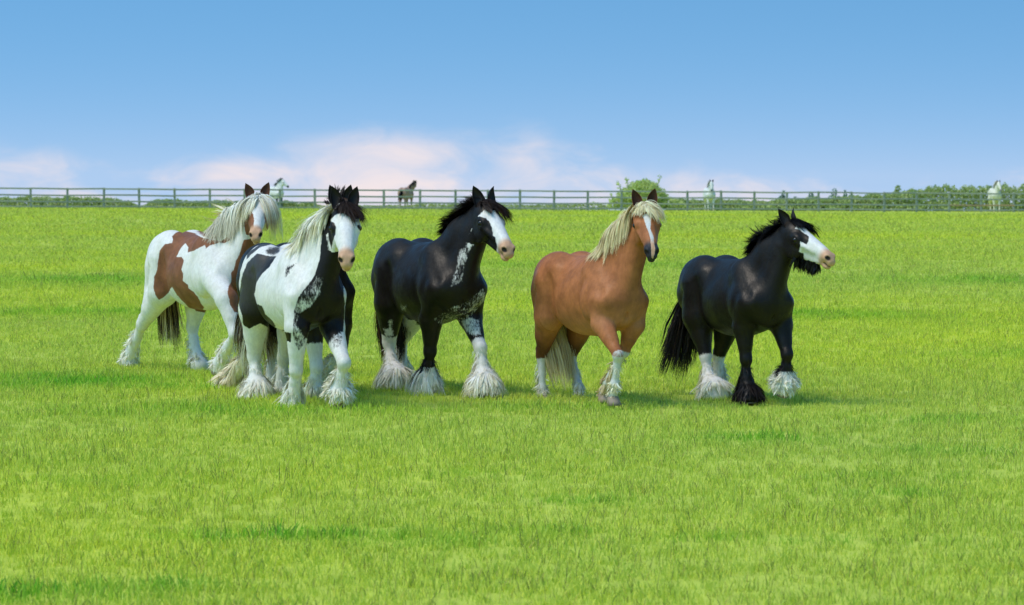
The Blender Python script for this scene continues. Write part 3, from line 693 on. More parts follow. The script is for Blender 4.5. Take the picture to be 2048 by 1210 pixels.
   ('head', 0, 1, [(0.456, 1.636), (0.479, 1.684), (0.506, 1.694), (0.538, 1.655), (0.588, 1.675), (0.658, 1.637), (0.716, 1.531), (0.782, 1.45), (0.831, 1.385), (0.796, 1.287), (0.715, 1.213), (0.655, 1.251), (0.635, 1.33), (0.583, 1.327), (0.561, 1.313), (0.534, 1.36), (0.527, 1.406), (0.484, 1.42), (0.496, 1.466), (0.495, 1.522), (0.531, 1.498), (0.553, 1.489), (0.576, 1.521), (0.575, 1.569), (0.532, 1.597), (0.501, 1.626)]),
  ],
 },
 'hidden': {
  'at': (-2.044, 28.862, 0.0),
  'yaw': 61,
  'size': 1.04,
  'poll': (0.8, 0.04, 1.785),
  'head': [(0.583, 0.423, 0.694), (-0.272, 0.906, -0.324), (-0.766, 0.0, 0.643)],
  'hs': 1.0,
  'legs': {'RF': [(0.616, -0.165, 0.671), (0.688, -0.155, 0.294), (0.644, -0.15, 0.114), (0.622, -0.15, 0.018)], 'LF': [(0.514, 0.165, 0.659), (0.554, 0.155, 0.377), (0.332, 0.15, 0.269), (0.203, 0.15, 0.174)], 'RH': [(-0.545, -0.185, 0.8), (-0.605, -0.25, 0.385), (-0.876, -0.27, 0.144), (-0.995, -0.27, 0.003)], 'LH': [(-0.627, 0.185, 0.8), (-0.974, 0.165, 0.354), (-0.989, 0.16, 0.066), (-0.955, 0.16, -0.066)]},
  'coat': [
   ('head', 0, 1, [(0.376, 1.635), (0.509, 1.636), (0.544, 1.145), (0.411, 1.12)]),
   ('body', 0, 1, [(0.133, 0.464), (0.197, 0.465), (0.231, 0.396), (0.132, 0.396)]),
  ],
 },
}

# ------------------------------------------------------------------ horses
def coat_material(name, white, dark, stipple=1.0, gloss=.3, pink=(.68, .39, .235), muz=None):
    m, t, p = material(name, .52, .14 + gloss)
    tcn = N('ShaderNodeTexCoord', t)
    mp = N('ShaderNodeMapping', t, inp={'Scale': (60, 60, 26)}); LK(tcn.outputs['Object'], mp.inputs[0], t)
    n1 = noise(t, 1.0, 3, .6, mp.outputs[0]).outputs[0]
    n2 = noise(t, 7.0, 4, .55, tcn.outputs['Object']).outputs[0]
    d = A(t, 'dark').outputs['Fac']
    e = MA('ADD', d, MA('MULTIPLY', MA('SUBTRACT', n1, .5, t), 1.1 * stipple, t), t)
    e = MA('ADD', e, MA('MULTIPLY', MA('SUBTRACT', n2, .5, t), .9, t), t)
    f = maprange(t, e, -.26, .26)
    wv = mixc(t, maprange(t, n2, .3, .75), white, tuple(c * q for c, q in zip(white, (.93, .91, .86))))
    wv = mixc(t, A(t, 'soil').outputs['Fac'], wv, (.42, .37, .25))
    dv = mixc(t, maprange(t, n2, .3, .7), tuple(c * .82 for c in dark), tuple(c * 1.2 for c in dark))
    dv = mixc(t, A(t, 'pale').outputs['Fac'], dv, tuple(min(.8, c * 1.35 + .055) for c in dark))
    dv = mixc(t, A(t, 'soot').outputs['Fac'], dv, tuple(q * .22 for q in dark))
    c = mixc(t, f, wv, dv)
    if muz is None: c = mixc(t, A(t, 'muzzle').outputs['Fac'], c, pink)
    else:
        c = mixc(t, MA('MULTIPLY', A(t, 'muzzle').outputs['Fac'], f, t), c, muz)
        c = mixc(t, MA('MULTIPLY', A(t, 'muzzle').outputs['Fac'], MA('SUBTRACT', 1.0, f, t), t), c, pink)
    c = mixc(t, A(t, 'skin').outputs['Fac'], c, (.018, .014, .013))
    LK(c, p.inputs['Base Color'], t)
    p.inputs['Specular Tint'].default_value = (1, .88, .78, 1); p.inputs['Coat Weight'].default_value = gloss; p.inputs['Coat Roughness'].default_value = .30
    mp2 = N('ShaderNodeMapping', t, inp={'Scale': (90, 90, 40)}); LK(tcn.outputs['Object'], mp2.inputs[0], t)
    n3 = noise(t, 1.0, 3, .6, mp2.outputs[0]).outputs[0]
    n4 = noise(t, 9.0, 4, .55, tcn.outputs['Object']).outputs[0]                      # veins, muscle edges, lie of the hair
    mp5 = N('ShaderNodeMapping', t, inp={'Scale': (34, 34, 15), 'Rotation': (0, .5, 0)}); LK(tcn.outputs['Object'], mp5.inputs[0], t)
    n5 = noise(t, 1.0, 4, .65, mp5.outputs[0]).outputs[0]                             # tufts of short hair, lying down and back
    b0 = N('ShaderNodeBump', t, inp={'Strength': .34, 'Distance': .022}); LK(MA('ADD', n4, MA('MULTIPLY', n5, .42, t), t), b0.inputs['Height'], t)
    c = mixc(t, 1.0, c, mixc(t, maprange(t, n5, .25, .75), (.86, .86, .855), (1.07, 1.07, 1.07)), 'MULTIPLY'); LK(c, p.inputs['Base Color'], t)
    LK(maprange(t, n4, .3, .7, .42, .66), p.inputs['Roughness'], t)
    b = N('ShaderNodeBump', t, inp={'Strength': .16, 'Distance': .006}); LK(n3, b.inputs['Height'], t); LK(b0.outputs[0], b.inputs['Normal'], t)
    LK(b.outputs[0], p.inputs['Normal'], t); LK(b0.outputs[0], p.inputs['Coat Normal'], t)
    return m
HAIR, t_, p_ = material('horse_hair', .5, .25); hc_ = A(t_, 'tone').outputs['Color']; t_.nodes.remove(p_)
hd_ = N('ShaderNodeBsdfDiffuse', t_); LK(hc_, hd_.inputs[0], t_); ht_ = N('ShaderNodeBsdfTranslucent', t_); LK(hc_, ht_.inputs[0], t_); hg_ = N('ShaderNodeBsdfGlossy', t_, inp={'Roughness': .4}); hp_ = N('ShaderNodeBsdfTransparent', t_)
def mixs(f, a, b): n = N('ShaderNodeMixShader', t_, inp={0: f}); LK(a.outputs[0], n.inputs[1], t_); LK(b.outputs[0], n.inputs[2], t_); return n
LK(mixs(.03, mixs(.025, mixs(.07, hd_, ht_), hg_), hp_).outputs[0], t_.nodes['Material Output'].inputs[0], t_)
HOOF, t_, p_ = material('hoof_horn', .6, .3)
tq_ = N('ShaderNodeTexCoord', t_); nz_ = noise(t_, 9, 4, .6, tq_.outputs['Object']).outputs[0]
LK(mixc(t_, nz_, (.20, .15, .11), (.48, .38, .29)), p_.inputs['Base Color'], t_)
EYEM, t_, p_ = material('horse_eye', .08, .5); p_.inputs['Base Color'].default_value = (.012, .008, .006, 1)

def smoothfield(x): return x
def poly_sd(P, poly):
    """signed distance to a polygon, positive inside"""
    p = np.asarray(poly, float); n = len(p); d = np.full(len(P), 9.0); ins = np.zeros(len(P), bool)
    for i in range(n):
        a, b = p[i], p[(i + 1) % n]; e = b - a; w_ = P - a
        t = np.clip((w_ @ e) / max(e @ e, 1e-12), 0, 1); q = w_ - t[:, None] * e
        d = np.minimum(d, (q * q).sum(1))
        c = (a[1] > P[:, 1]) != (b[1] > P[:, 1])
        with np.errstate(divide='ignore', invalid='ignore'): xc = a[0] + (P[:, 1] - a[1]) * e[0] / e[1]
        ins ^= c & (P[:, 0] < xc)
    return np.where(ins, 1, -1) * np.sqrt(d)
def seg(P, a, b):
    e = b - a; t = (P - a) @ e / (e @ e); q = P - a - np.clip(t, 0, 1)[:, None] * e
    return np.linalg.norm(q, axis=1), t

def locks(F, roots, dirs, lens, tone, tip, width=.008, per=10, spread=.02, gravity=3.0, wind=(0, 0, 0), push=.004, nseg=6, jit=.25, vary=.16, curl=0.0, conv=.35, seed=1, bigp=.55):
    """hair gathered in locks: every guide is grown against gravity and the body, then carries several tapering strands"""
    r = np.random.default_rng(seed); roots = np.asarray(roots, float); G = len(roots); lens = np.broadcast_to(np.asarray(lens, float), (G,)) * r.uniform(1 - vary * 1.6, 1 + vary, G)
    d = np.asarray(dirs, float) + r.normal(0, jit, (G, 3)); d /= np.linalg.norm(d, axis=1, keepdims=True)
    wind = np.asarray(wind, float); drift = r.normal(0, jit * 1.2, (G, 3)); pts = [roots]; p = roots.copy(); st = lens / nseg
    for i in range(nseg):
        q = p + d * st[:, None]
        if F is not None:
            for _ in range(2):
                f = F.at(q); inb = np.all((q > F.lo) & (q < F.lo + F.h * (np.array(F.n) - 1)), axis=1)
                need = np.where(inb, np.clip(push * (1 + i * .4) - f, 0, .05), 0)
                if need.max() > 0: q = q + F.grad(q) * need[:, None]
        nd = q - p; nd /= np.maximum(np.linalg.norm(nd, axis=1, keepdims=True), 1e-6)
        nd = nd + st[:, None] * (np.array([0, 0, -gravity]) + wind + drift * 2.5) + r.normal(0, curl, (G, 3))
        d = nd / np.linalg.norm(nd, axis=1, keepdims=True); p = q; pts.append(p)
    Pg = np.stack(pts, 1)                                   # G, nseg+1, 3
    K = G * per; Pk = np.repeat(Pg, per, 0)
    off = r.normal(0, spread, (K, 3)); tt = np.linspace(0, 1, nseg + 1)[None, :, None]
    Pk = Pk + off[:, None, :] * (.35 + (1 - .35) * np.minimum(tt * 2.2, 1)) * (1 - conv * tt**2) + r.normal(0, spread * .5, (K, 1, 3)) * tt**2
    sl_ = r.uniform(.55, 1.0, K)                            # shorter strands end earlier
    Ps = np.empty_like(Pk)
    for i in range(nseg + 1):
        u = sl_ * i; i0 = np.minimum(u.astype(int), nseg - 1); fr = (u - i0)[:, None]
        Ps[:, i] = Pk[np.arange(K), i0] * (1 - fr) + Pk[np.arange(K), i0 + 1] * fr
    tan = np.gradient(Ps, axis=1); tan /= np.maximum(np.linalg.norm(tan, axis=2, keepdims=True), 1e-6)
    if F is not None: nr = F.grad(Ps.reshape(-1, 3)).reshape(Ps.shape)
    else: nr = np.broadcast_to(r.normal(size=(K, 1, 3)), Ps.shape)
    big = r.uniform(size=(K, 1, 1)) < bigp; nr = nr + np.where(big, .12, .3) * r.normal(0, 1, (K, 1, 3))
    sd_ = np.cross(tan, nr); sd_ /= np.maximum(np.linalg.norm(sd_, axis=2, keepdims=True), 1e-6)
    wd = width * r.uniform(.6, 1.3, (K, 1, 1)) * np.where(big, 2.9, .9) * np.maximum(1 - tt**2.2, .08)
    L_, R_ = Ps - sd_ * wd * .5, Ps + sd_ * wd * .5
    v = np.stack([L_, R_], 2).reshape(K, -1, 3); n = (nseg + 1) * 2
    base = np.array([(2 * i, 2 * i + 1, 2 * i + 3, 2 * i + 2) for i in range(nseg)])
    f = (np.arange(K)[:, None, None] * n + base[None]).reshape(-1, 4)
    tone, tip = np.asarray(tone, float), np.asarray(tip, float)
    if tone.ndim == 1: tone = np.broadcast_to(tone, (G, 3))
    if tip.ndim == 1: tip = np.broadcast_to(tip, (G, 3))
    tk, pk = np.repeat(tone, per, 0), np.repeat(tip, per, 0); br = r.normal(1, .13, (K, 1, 1)).clip(.6, 1.4) * np.repeat(r.normal(1, .10, (G, 1, 1)), per, 0)
    col = (tk[:, None] * (1 - tt) + pk[:, None] * tt) * br
    return v.reshape(-1, 3), f, np.repeat(col, 2, axis=1).reshape(-1, 3).clip(0, .95)
def hair_obj(name, parts, parent, size):
    v, f, c, n = [], [], [], 0
    for a, b, d in parts: v.append(a); f.append(b + n); c.append(d); n += len(a)
    me = mesh_of(name, np.concatenate(v) * size, np.concatenate(f), HAIR); attr(me, 'tone', np.concatenate(c))
    return put(name, me, parent)

def ear_shell(side, Rh, poll, hs, aim, twist):
    """leaf-shaped, cupped ear: outer and inner wall"""
    rows, cols = 9, 9; v = []
    up = unit(Rh @ V(*aim)); lat = Rh[:, 1] * side; fr = unit(np.cross(lat, up)) * side
    face = unit(math.cos(twist) * (Rh[:, 2]) + math.sin(twist) * lat); face = unit(face - up * (face @ up)); acr = np.cross(up, face)
    base = poll + Rh @ (V(.015, .062 * side, -.01) * hs); Ln = .178 * hs
    for wall, inset in ((0, 0.0), (1, .007)):
        for i in range(rows):
            t = i / (rows - 1); wdt = (.034 + .016 * math.sin(min(1, t * 1.5) * math.pi * .62)) * (1 - t**3.2) * hs + .001
            open_ = 2.0 - .75 * t                                                       # how far the cup wraps round
            cen = base + up * Ln * t + acr * side * -.018 * hs * math.sin(t * math.pi) * .6 - face * .012 * t * hs
            for j in range(cols):
                a = (j / (cols - 1) - .5) * 2 * open_
                v.append(cen + acr * math.sin(a) * (wdt - inset * .5) - face * (math.cos(a) * (wdt * .85 - inset)) )
    f = []
    for wl in range(2):
        o = wl * rows * cols
        for i in range(rows - 1):
            for j in range(cols - 1):
                q = (o + i * cols + j, o + i * cols + j + 1, o + (i + 1) * cols + j + 1, o + (i + 1) * cols + j)
                f.append(q if wl else q[::-1])
    for i in range(rows - 1):
        for j in (0, cols - 1):
            f.append((i * cols + j, (i + 1) * cols + j, (rows + i + 1) * cols + j, (rows + i) * cols + j))
    inner = np.concatenate([np.zeros(rows * cols), np.ones(rows * cols)]); tq = np.tile(np.repeat(np.linspace(0, 1, rows), cols), 2)
    return np.array(v), np.array(f), inner, tq

def make_horse(P, label, group, look, h=.0105, loc=None, rot=None):
    z_ = P['size']; J = {l: [V(*q) for q in P['legs'][l]] for l in P['legs']}
    Rh, poll, hs = np.array(P['head']), V(*P['poll']), P['hs']
    J.update(poll=poll, head=Rh, hs=hs, fat=look.get('fat', 1.0), bone=look.get('bone', 1.08), bell=look.get('bell', {}))
    F = horse_field(J, h); vv, qq = F.skin()
    # relax the voxel steps
    ed = np.concatenate([qq[:, [0, 1]], qq[:, [1, 2]], qq[:, [2, 3]], qq[:, [3, 0]]])
    for lam in (.5, -.52, .5, -.52):
        acc = np.zeros_like(vv); cn = np.zeros(len(vv)); np.add.at(acc, ed[:, 0], vv[ed[:, 1]]); np.add.at(acc, ed[:, 1], vv[ed[:, 0]]); np.add.at(cn, ed[:, 0], 1); np.add.at(cn, ed[:, 1], 1)
        vv = vv + lam * (acc / np.maximum(cn, 1)[:, None] - vv)
    nor = F.grad(vv)
    root = tag(put('horse', None), label, 'horse', group); root.location = loc or P['at']; th = D(P['yaw']); root.rotation_euler = (0, 0, -th if rot is None else rot)
    # ---- limbs: which bone each point of the skin belongs to, and how far down it lies (1 knee or hock, 2 fetlock, 3 hoof)
    down = np.zeros(len(vv)); near = np.full(len(vv), 9.0); who = np.full(len(vv), -1)
    for li, l in enumerate(('RF', 'LF', 'RH', 'LH')):
        for s_ in range(3):
            dd, t = seg(vv, J[l][s_], J[l][s_ + 1]); ok = dd < near
            if s_ == 0: ok &= (t > .3) & (dd < .16)
            near = np.where(ok, dd, near); who = np.where(ok, li, who); down = np.where(ok, s_ + np.clip(t, 0, 1), down)
    leg = (who >= 0) & (near < np.where(down > 1.5, .26, .17)) & (vv[:, 2] < .86)
    hl = (vv - poll) @ Rh / hs                               # head frame
    on_head = (hl[:, 0] > .03) & (np.abs(hl[:, 1]) < .17 - .16 * hl[:, 0]) & (hl[:, 2] > -.30) & (hl[:, 2] < .12) & ((hl[:, 0] > .12) | (hl[:, 2] > -.12)) & (vv[:, 2] > 1.05) & (hl[:, 2] > -.35 + .36 * hl[:, 0])
    # ---- coat: patches drawn on the flank side, mirrored for skin that faces away
    base = look['base']; dk = np.full(len(vv), 1.0 if base else -1.0)
    view = V(math.sin(th) * -1, math.cos(th), -.043); away = (nor @ view) > .12
    away &= ~on_head
    Pm = vv.copy(); Pm[away, 1] *= -1
    st = np.stack([Pm[:, 0] * math.cos(th) + Pm[:, 1] * math.sin(th), Pm[:, 2] + .043 * (-Pm[:, 0] * math.sin(th) + Pm[:, 1] * math.cos(th))], 1)
    for zone, val, amp, pts in P.get('coat', ()):
        sdv = poly_sd(st, pts) / .018; msk = on_head if zone == 'head' else ~on_head
        if zone in P['legs']: msk = leg & (who == ('RF', 'LF', 'RH', 'LH').index(zone))
        elif zone == 'trunk': msk = msk & ~(leg & (down > .25))
        msk = msk & ~(leg & (down > 1.15))
        s1 = np.clip(sdv, -1, 1) if amp >= .99 else np.minimum(np.clip(sdv * .35 - .1, -1, 1), amp * 2 - 1)
        dk = np.where(msk, np.maximum(dk, s1) if val else np.minimum(dk, -s1), dk)
    for li, l in enumerate(('RF', 'LF', 'RH', 'LH')):
        lim = look['sock'].get(l)
        if lim is None: continue
        s1 = np.clip((down - lim) * 9, -1, 1); k = leg & (who == li)
        dk = np.where(k, np.where(down > lim - .25, np.minimum(dk, -s1) if base else dk, dk), dk)
        if not base: dk = np.where(k & (down > lim), -1, dk)
    for l in look.get('dark_legs', ()):
        li = ('RF', 'LF', 'RH', 'LH').index(l); dk = np.where(leg & (who == li), 1.0, dk)
    soil = np.clip(down - 2.3, 0, 1) * leg * .30 + leg * np.clip(1 - np.abs(down - 1.0) * 2.5, 0, 1) * .12
    # muzzle, nostrils, lips, eyelids
    muz = sstep(.44, .52, hl[:, 0] - .25 * np.minimum(hl[:, 2] + .06, 0) * 0) * on_head
    skin = np.zeros(len(vv))
    for sg in (-1, 1):
        nd = np.linalg.norm((hl - V(.574, sg * .052, -.036)) / V(.033, .027, .021), axis=1); skin = np.maximum(skin, sstep(1.15, .75, nd))
        ed_ = np.linalg.norm((hl - V(.193, sg * .116, -.058)) / V(.040, .05, .030), axis=1); skin = np.maximum(skin, sstep(1.1, .7, ed_) * .9)
    lip = np.abs(hl[:, 2] + .108 - .12 * (hl[:, 0] - .585) * -1); skin = np.maximum(skin, sstep(.009, .003, lip) * (hl[:, 0] > .53) * .75 * on_head)
    nV = len(vv); V_, Fq = [vv], [qq]; at_ = dict(dark=[dk], muzzle=[muz], skin=[skin], soil=[soil], soot=[look.get('soot', lambda x, l_, w_, d_: np.zeros(len(x)))(vv, leg, who, down)], pale=[look.get('pale', lambda x, n_, l_: np.zeros(len(x)))(vv, nor, leg)])
    for sg in (-1, 1):
        ev, ef, inn, tq = ear_shell(sg, Rh, poll, hs, look.get('ear_r' if sg < 0 else 'ear_l', (-.9, .28 * sg, .35)), look.get('ear_tw', .25))
        V_.append(ev); Fq.append(ef + nV); nV += len(ev); dkv = look.get('ear_dark', 1.0)
        for k_, val in (('dark', np.full(len(ev), dkv)), ('muzzle', np.zeros(len(ev))), ('skin', np.where(inn > 0, look.get('ear_in', .80), 0.0) * sstep(-.1, .35, tq + .2)), ('soil', np.zeros(len(ev))), ('soot', np.zeros(len(ev))), ('pale', np.zeros(len(ev)))): at_[k_].append(val)
    me = mesh_of('horse_body', np.concatenate(V_) * z_, np.concatenate(Fq), look['mat'])
    for k_, l_ in at_.items(): attr(me, k_, np.concatenate(l_))
    put('body', me, root)
    # ---- eyes
    for sg in (-1, 1):
        bm_v, bm_f = ball(.026 * hs * z_, 12, 8); o = put('eye', mesh_of('horse_eye', bm_v, bm_f, EYEM), root); o.location = Vector((poll + Rh @ (V(.193, sg * .103, -.057) * hs)) * z_)
    # ---- hooves
    for l in ('RF', 'LF', 'RH', 'LH'):
        c, d_ = J[l][2], J[l][3]; ax = unit(d_ - c); tilt = look.get('hoof_dir', {}).get(l)
        dn = V(*tilt) if tilt else (V(.10, 0, -1) if d_[2] < .06 else ax); put('hoof', hoof_mesh(c + (d_ - c) * .62, d_, unit(dn), z_), root)
    if h > .02: 
        return root, F, J
    groom(root, F, J, look, vv, nor, leg, who, down, dk, hl, z_)
    return root, F, J
def ball(r, a, b):
    v = [(0, 0, r)]; f = []
    for i in range(1, b):
        for j in range(a): u, w_ = math.pi * i / b, 2 * math.pi * j / a; v.append((r * math.sin(u) * math.cos(w_), r * math.sin(u) * math.sin(w_), r * math.cos(u)))
    v.append((0, 0, -r)); n = len(v)
    for j in range(a): f.append((0, 1 + j, 1 + (j + 1) % a, 0)); 
    for i in range(b - 2):
        for j in range(a): f.append((1 + i * a + j, 1 + (i + 1) * a + j, 1 + (i + 1) * a + (j + 1) % a, 1 + i * a + (j + 1) % a))
    for j in range(a): f.append((n - 1, 1 + (b - 2) * a + (j + 1) % a, 1 + (b - 2) * a + j, n - 1))
    return v, [q for q in f]
def hoof_mesh(top, foot, dn, z_):
    fw = unit(V(1, 0, 0) - dn * dn[0]); lt = np.cross(fw, dn); v, f, k = [], [], 14
    for t, r in ((0, .044), (.12, .052), (.55, .060), (1.0, .067), (1.0, .045)):
        for j in range(k):
            a = 2 * math.pi * j / k; x = math.cos(a) * r * 1.1 + (.030 * t if t < 1 else .03); 
            if math.cos(a) < -.3: x *= .85
            v.append((top * (1 - 0) + dn * (.085 * t) + fw * x + lt * math.sin(a) * r) * z_)
    for i in range(4):
        for j in range(k): f.append((i * k + j, i * k + (j + 1) % k, (i + 1) * k + (j + 1) % k, (i + 1) * k + j))
    return mesh_of('hoof', v, f, HOOF)

def groom(root, F, J, look, vv, nor, leg, who, down, dk, hl, z_):
    r = np.random.default_rng(look.get('seed', 3)); Rh, poll, hs = J['head'], J['poll'], J['hs']
    N0 = V(.40, 0, 1.34); N1 = poll + Rh @ V(-.02, 0, .02) * hs
    # crest line: march from outside onto the skin along the neck
    K = 90; tl = np.linspace(0, 1, K); mid = (N0 * .5 + N1 * .5) + V(-.10, 0, .06)
    line = ((1 - tl)**2)[:, None] * N0 + (2 * tl * (1 - tl))[:, None] * mid + (tl**2)[:, None] * N1
    dn = unit(V(.62, 0, -.78)); P0 = line - dn * .22
    for _ in range(60): P0 = P0 + dn * np.clip(F.at(P0), 0, .02)[:, None]
    crest = P0; M = look['mane']; sgn = M.get('side', -1)
    ct = np.gradient(crest, axis=0); ct /= np.linalg.norm(ct, axis=1, keepdims=True); cn = F.grad(crest); lat = np.cross(ct, cn); lat *= np.sign(lat[:, 1:2]) 
    out = []
    for ps in M['passes']:
        G = ps['n']; i = r.uniform(ps.get('from', 0) * (K - 1), ps.get('to', 1) * (K - 1), G).astype(int); s_ = ps.get('side', sgn)
        rt = crest[i] + lat[i] * r.normal(0, .012, (G, 1)) - cn[i] * .004
        dr = cn[i] * ps.get('rise', .5) + lat[i] * s_ * ps.get('out', .7) - ct[i] * ps.get('back', .2)
        ln = np.interp(i / (K - 1), (0, .25, .7, 1), ps['len'])
        out.append(locks(F, rt, dr, ln, ps['tone'], ps['tip'], ps.get('width', .0055), ps.get('per', 11), ps.get('spread', .009), ps.get('grav', 5), ps.get('wind', (0, 0, 0)), ps.get('push', .006), 7, ps.get('jit', .2), curl=ps.get('curl', .05), conv=ps.get('conv', .3), seed=int(r.integers(1e6))))
    hair_obj('mane', out, root, z_)
    # forelock
    fo = []
    for fl in look.get('forelock', ()):
        G = fl['n']; rt = poll + (np.stack([r.uniform(-.03, .05, G), r.normal(fl.get('at', 0), .028, G), r.normal(.03, .008, G)], 1) * hs) @ Rh.T
        for _ in range(8): rt = rt - F.grad(rt) * F.at(rt)[:, None]
        lt = r.normal(fl.get('bias', 0), fl.get('fan', .3), (G, 1))
        dr = Rh[:, 0] * 1.0 + Rh[:, 2] * fl.get('rise', .25) + Rh[:, 1] * lt
        fo.append(locks(F, rt, dr, fl['len'], fl['tone'], fl['tip'], .0045, 18, .011, fl.get('grav', 5), fl.get('wind', (0, 0, 0)), .006, 6, .10, conv=.45, seed=int(r.integers(1e6))))
    if fo: hair_obj('forelock', fo, root, z_)
    # tail: a dock and locks following a falling course
    T = look['tail']; path = np.array(T['path'], float); G = T['n']
    sg_ = np.linalg.norm(np.diff(path, axis=0), axis=1).cumsum(); sg_ = np.concatenate([[0], sg_]) / sg_[-1]; tt = np.linspace(0, 1, 9); cv = np.stack([np.interp(tt, sg_, path[:, k]) for k in range(3)], 1)
    for _ in range(2): cv[1:-1] = cv[1:-1] * .5 + (cv[:-2] + cv[2:]) * .25
    rad = np.interp(tt, (0, .3, .75, 1), T['rad']); per = 11; K2 = G * per
    o2 = r.normal(0, 1, (G, 3)); o2[:, 2] *= .3; o2 /= np.maximum(np.linalg.norm(o2, axis=1, keepdims=True), .6); st = r.uniform(0, .32, G); en = r.uniform(.78, 1.06, G)
    vs, fs, cs, n0 = [], [], [], 0; ns = 8
    for g in range(G):
        u = st[g] + (en[g] - st[g]) * np.linspace(0, 1, ns); c = np.stack([np.interp(u, tt, cv[:, k]) for k in range(3)], 1) + np.clip(u - 1, 0, 1)[:, None] * (cv[-1] - cv[-2]) * 8
        wob = np.cumsum(r.normal(0, T.get('wave', .006), (ns, 3)), 0); c = c + o2[g] * np.interp(u, tt, rad)[:, None] + wob
        ti = r.uniform() < T.get('mix', .0); tone, tip = (T['tone2'], T['tip2']) if ti else (T['tone'], T['tip'])
        for q in range(per):
            a = c + r.normal(0, .012, 3) * np.linspace(.4, 1.3, ns)[:, None]; tn = np.gradient(a, axis=0); tn /= np.linalg.norm(tn, axis=1, keepdims=True)
            sd_ = np.cross(tn, r.normal(size=3)); sd_ /= np.maximum(np.linalg.norm(sd_, axis=1, keepdims=True), 1e-6); wd = (.0055 if q % 2 else .013) * np.maximum(1 - np.linspace(0, 1, ns)**2.5, .08)[:, None] * r.uniform(.6, 1.3)
            vs.append(np.stack([a - sd_ * wd * .5, a + sd_ * wd * .5], 1).reshape(-1, 3)); fs.append(np.array([(2 * i, 2 * i + 1, 2 * i + 3, 2 * i + 2) for i in range(ns - 1)]) + n0); n0 += 2 * ns
            e = np.linspace(0, 1, ns)[:, None]; cs.append(np.repeat(((np.array(tone) * (1 - e) + np.array(tip) * e) * np.clip(r.normal(1, .15), .6, 1.4)).clip(0, .9), 2, axis=0))
    hair_obj('tail', [(np.concatenate(vs), np.concatenate(fs), np.concatenate(cs))], root, z_)
    # feather: long hair from below the knees and hocks, flaring over the hooves
    for li, l in enumerate(('RF', 'LF', 'RH', 'LH')):
        fe = look['feather'].get(l, look['feather']['all']); a, b, c, d = J[l]; k = np.where((who == li) & leg & (down > fe.get('from', 1.22)) & (down < 2.75))[0]
        ax = unit(c - b); bk = unit(V(-1, 0, 0) + ax * ax[0]); c_ax = unit(c - b)
        cenv = vv[k] - (b + ((vv[k] - b) @ c_ax)[:, None] * c_ax); back = (cenv @ bk) / np.maximum(np.linalg.norm(cenv, axis=1), 1e-6)
        wgt = np.clip(.25 + .75 * (back + .35), 0, None) * np.clip((down[k] - fe.get('from', 1.22)) * 2.2, .12, 1); wgt = np.where(down[k] > 1.9, np.maximum(wgt, .9), wgt)
        G = int(fe['n'] * .68); ch = r.choice(k, G, p=wgt / wgt.sum()); rt, no, dw = vv[ch], nor[ch], down[ch]
        up_ = d[2] > .045 and l in look.get('lifted', ())
        ln = (.52 if up_ else 1.0) * np.interp(dw, (1.2, 1.7, 2.3, 2.8), (.75, 1.1, .9, .45)) * fe['len']
        hang = fe.get('dir'); hang = unit(V(*hang)) if hang else V(0, 0, -1)
        hn = hang + ax * .5 + bk * .15; dr = hn - no * (no @ hn)[:, None] * .8 + no * fe.get('flare', .4)
        tone, tip = np.array(fe['tone']), np.array(fe['tip']); dkk = dk[ch] > .2
        tn = np.where(dkk[:, None] & (not fe.get('plain', False)), np.array(look['hairdark'])[None], tone[None]); tp = np.where(dkk[:, None] & (not fe.get('plain', False)), np.array(look['hairdark'])[None] * 1.2, tip[None])
        G2 = int(G * .6); c2 = r.choice(k, G2); n2 = nor[c2]; d2 = n2 * .5 + hang * 1.0 + r.normal(0, .35, (G2, 3)); dk2 = (dk[c2] > .2)[:, None] & (not fe.get('plain', False)); hd_c = np.array(look['hairdark'])[None]
        hair_obj('feather', [locks(F, rt - no * .003, dr, ln, tn, tp, .0055, 10, .011, 2.0 if up_ else fe.get('grav', 6.0), fe.get('wind', (0, 0, 0)), .006, 5, .26, vary=.30, curl=.15, conv=.15, bigp=.34, seed=50 + li),
            locks(F, vv[c2], d2, .055, np.where(dk2, hd_c, tone[None]), np.where(dk2, hd_c * 1.2, tip[None] * .5 + tone[None] * .5), .0042, 6, .012, 7, (0, 0, 0), .004, 3, .3, conv=.1, bigp=0, seed=150 + li)], root, z_)
    bd = look.get('beard')
    if bd:
        G = 90; rt = poll + (np.stack([r.uniform(.20, .47, G), r.normal(0, .03, G), np.full(G, -.22)], 1) * hs) @ Rh.T; gd = F.grad(rt); rt = rt - gd * F.at(rt)[:, None]
        hair_obj('beard', [locks(F, rt, np.tile(V(-.3, 0, -1), (G, 1)), .13, bd, bd, .007, 8, .008, 3, (-1, 0, 0), .004, 5, .2, seed=77)], root, z_)

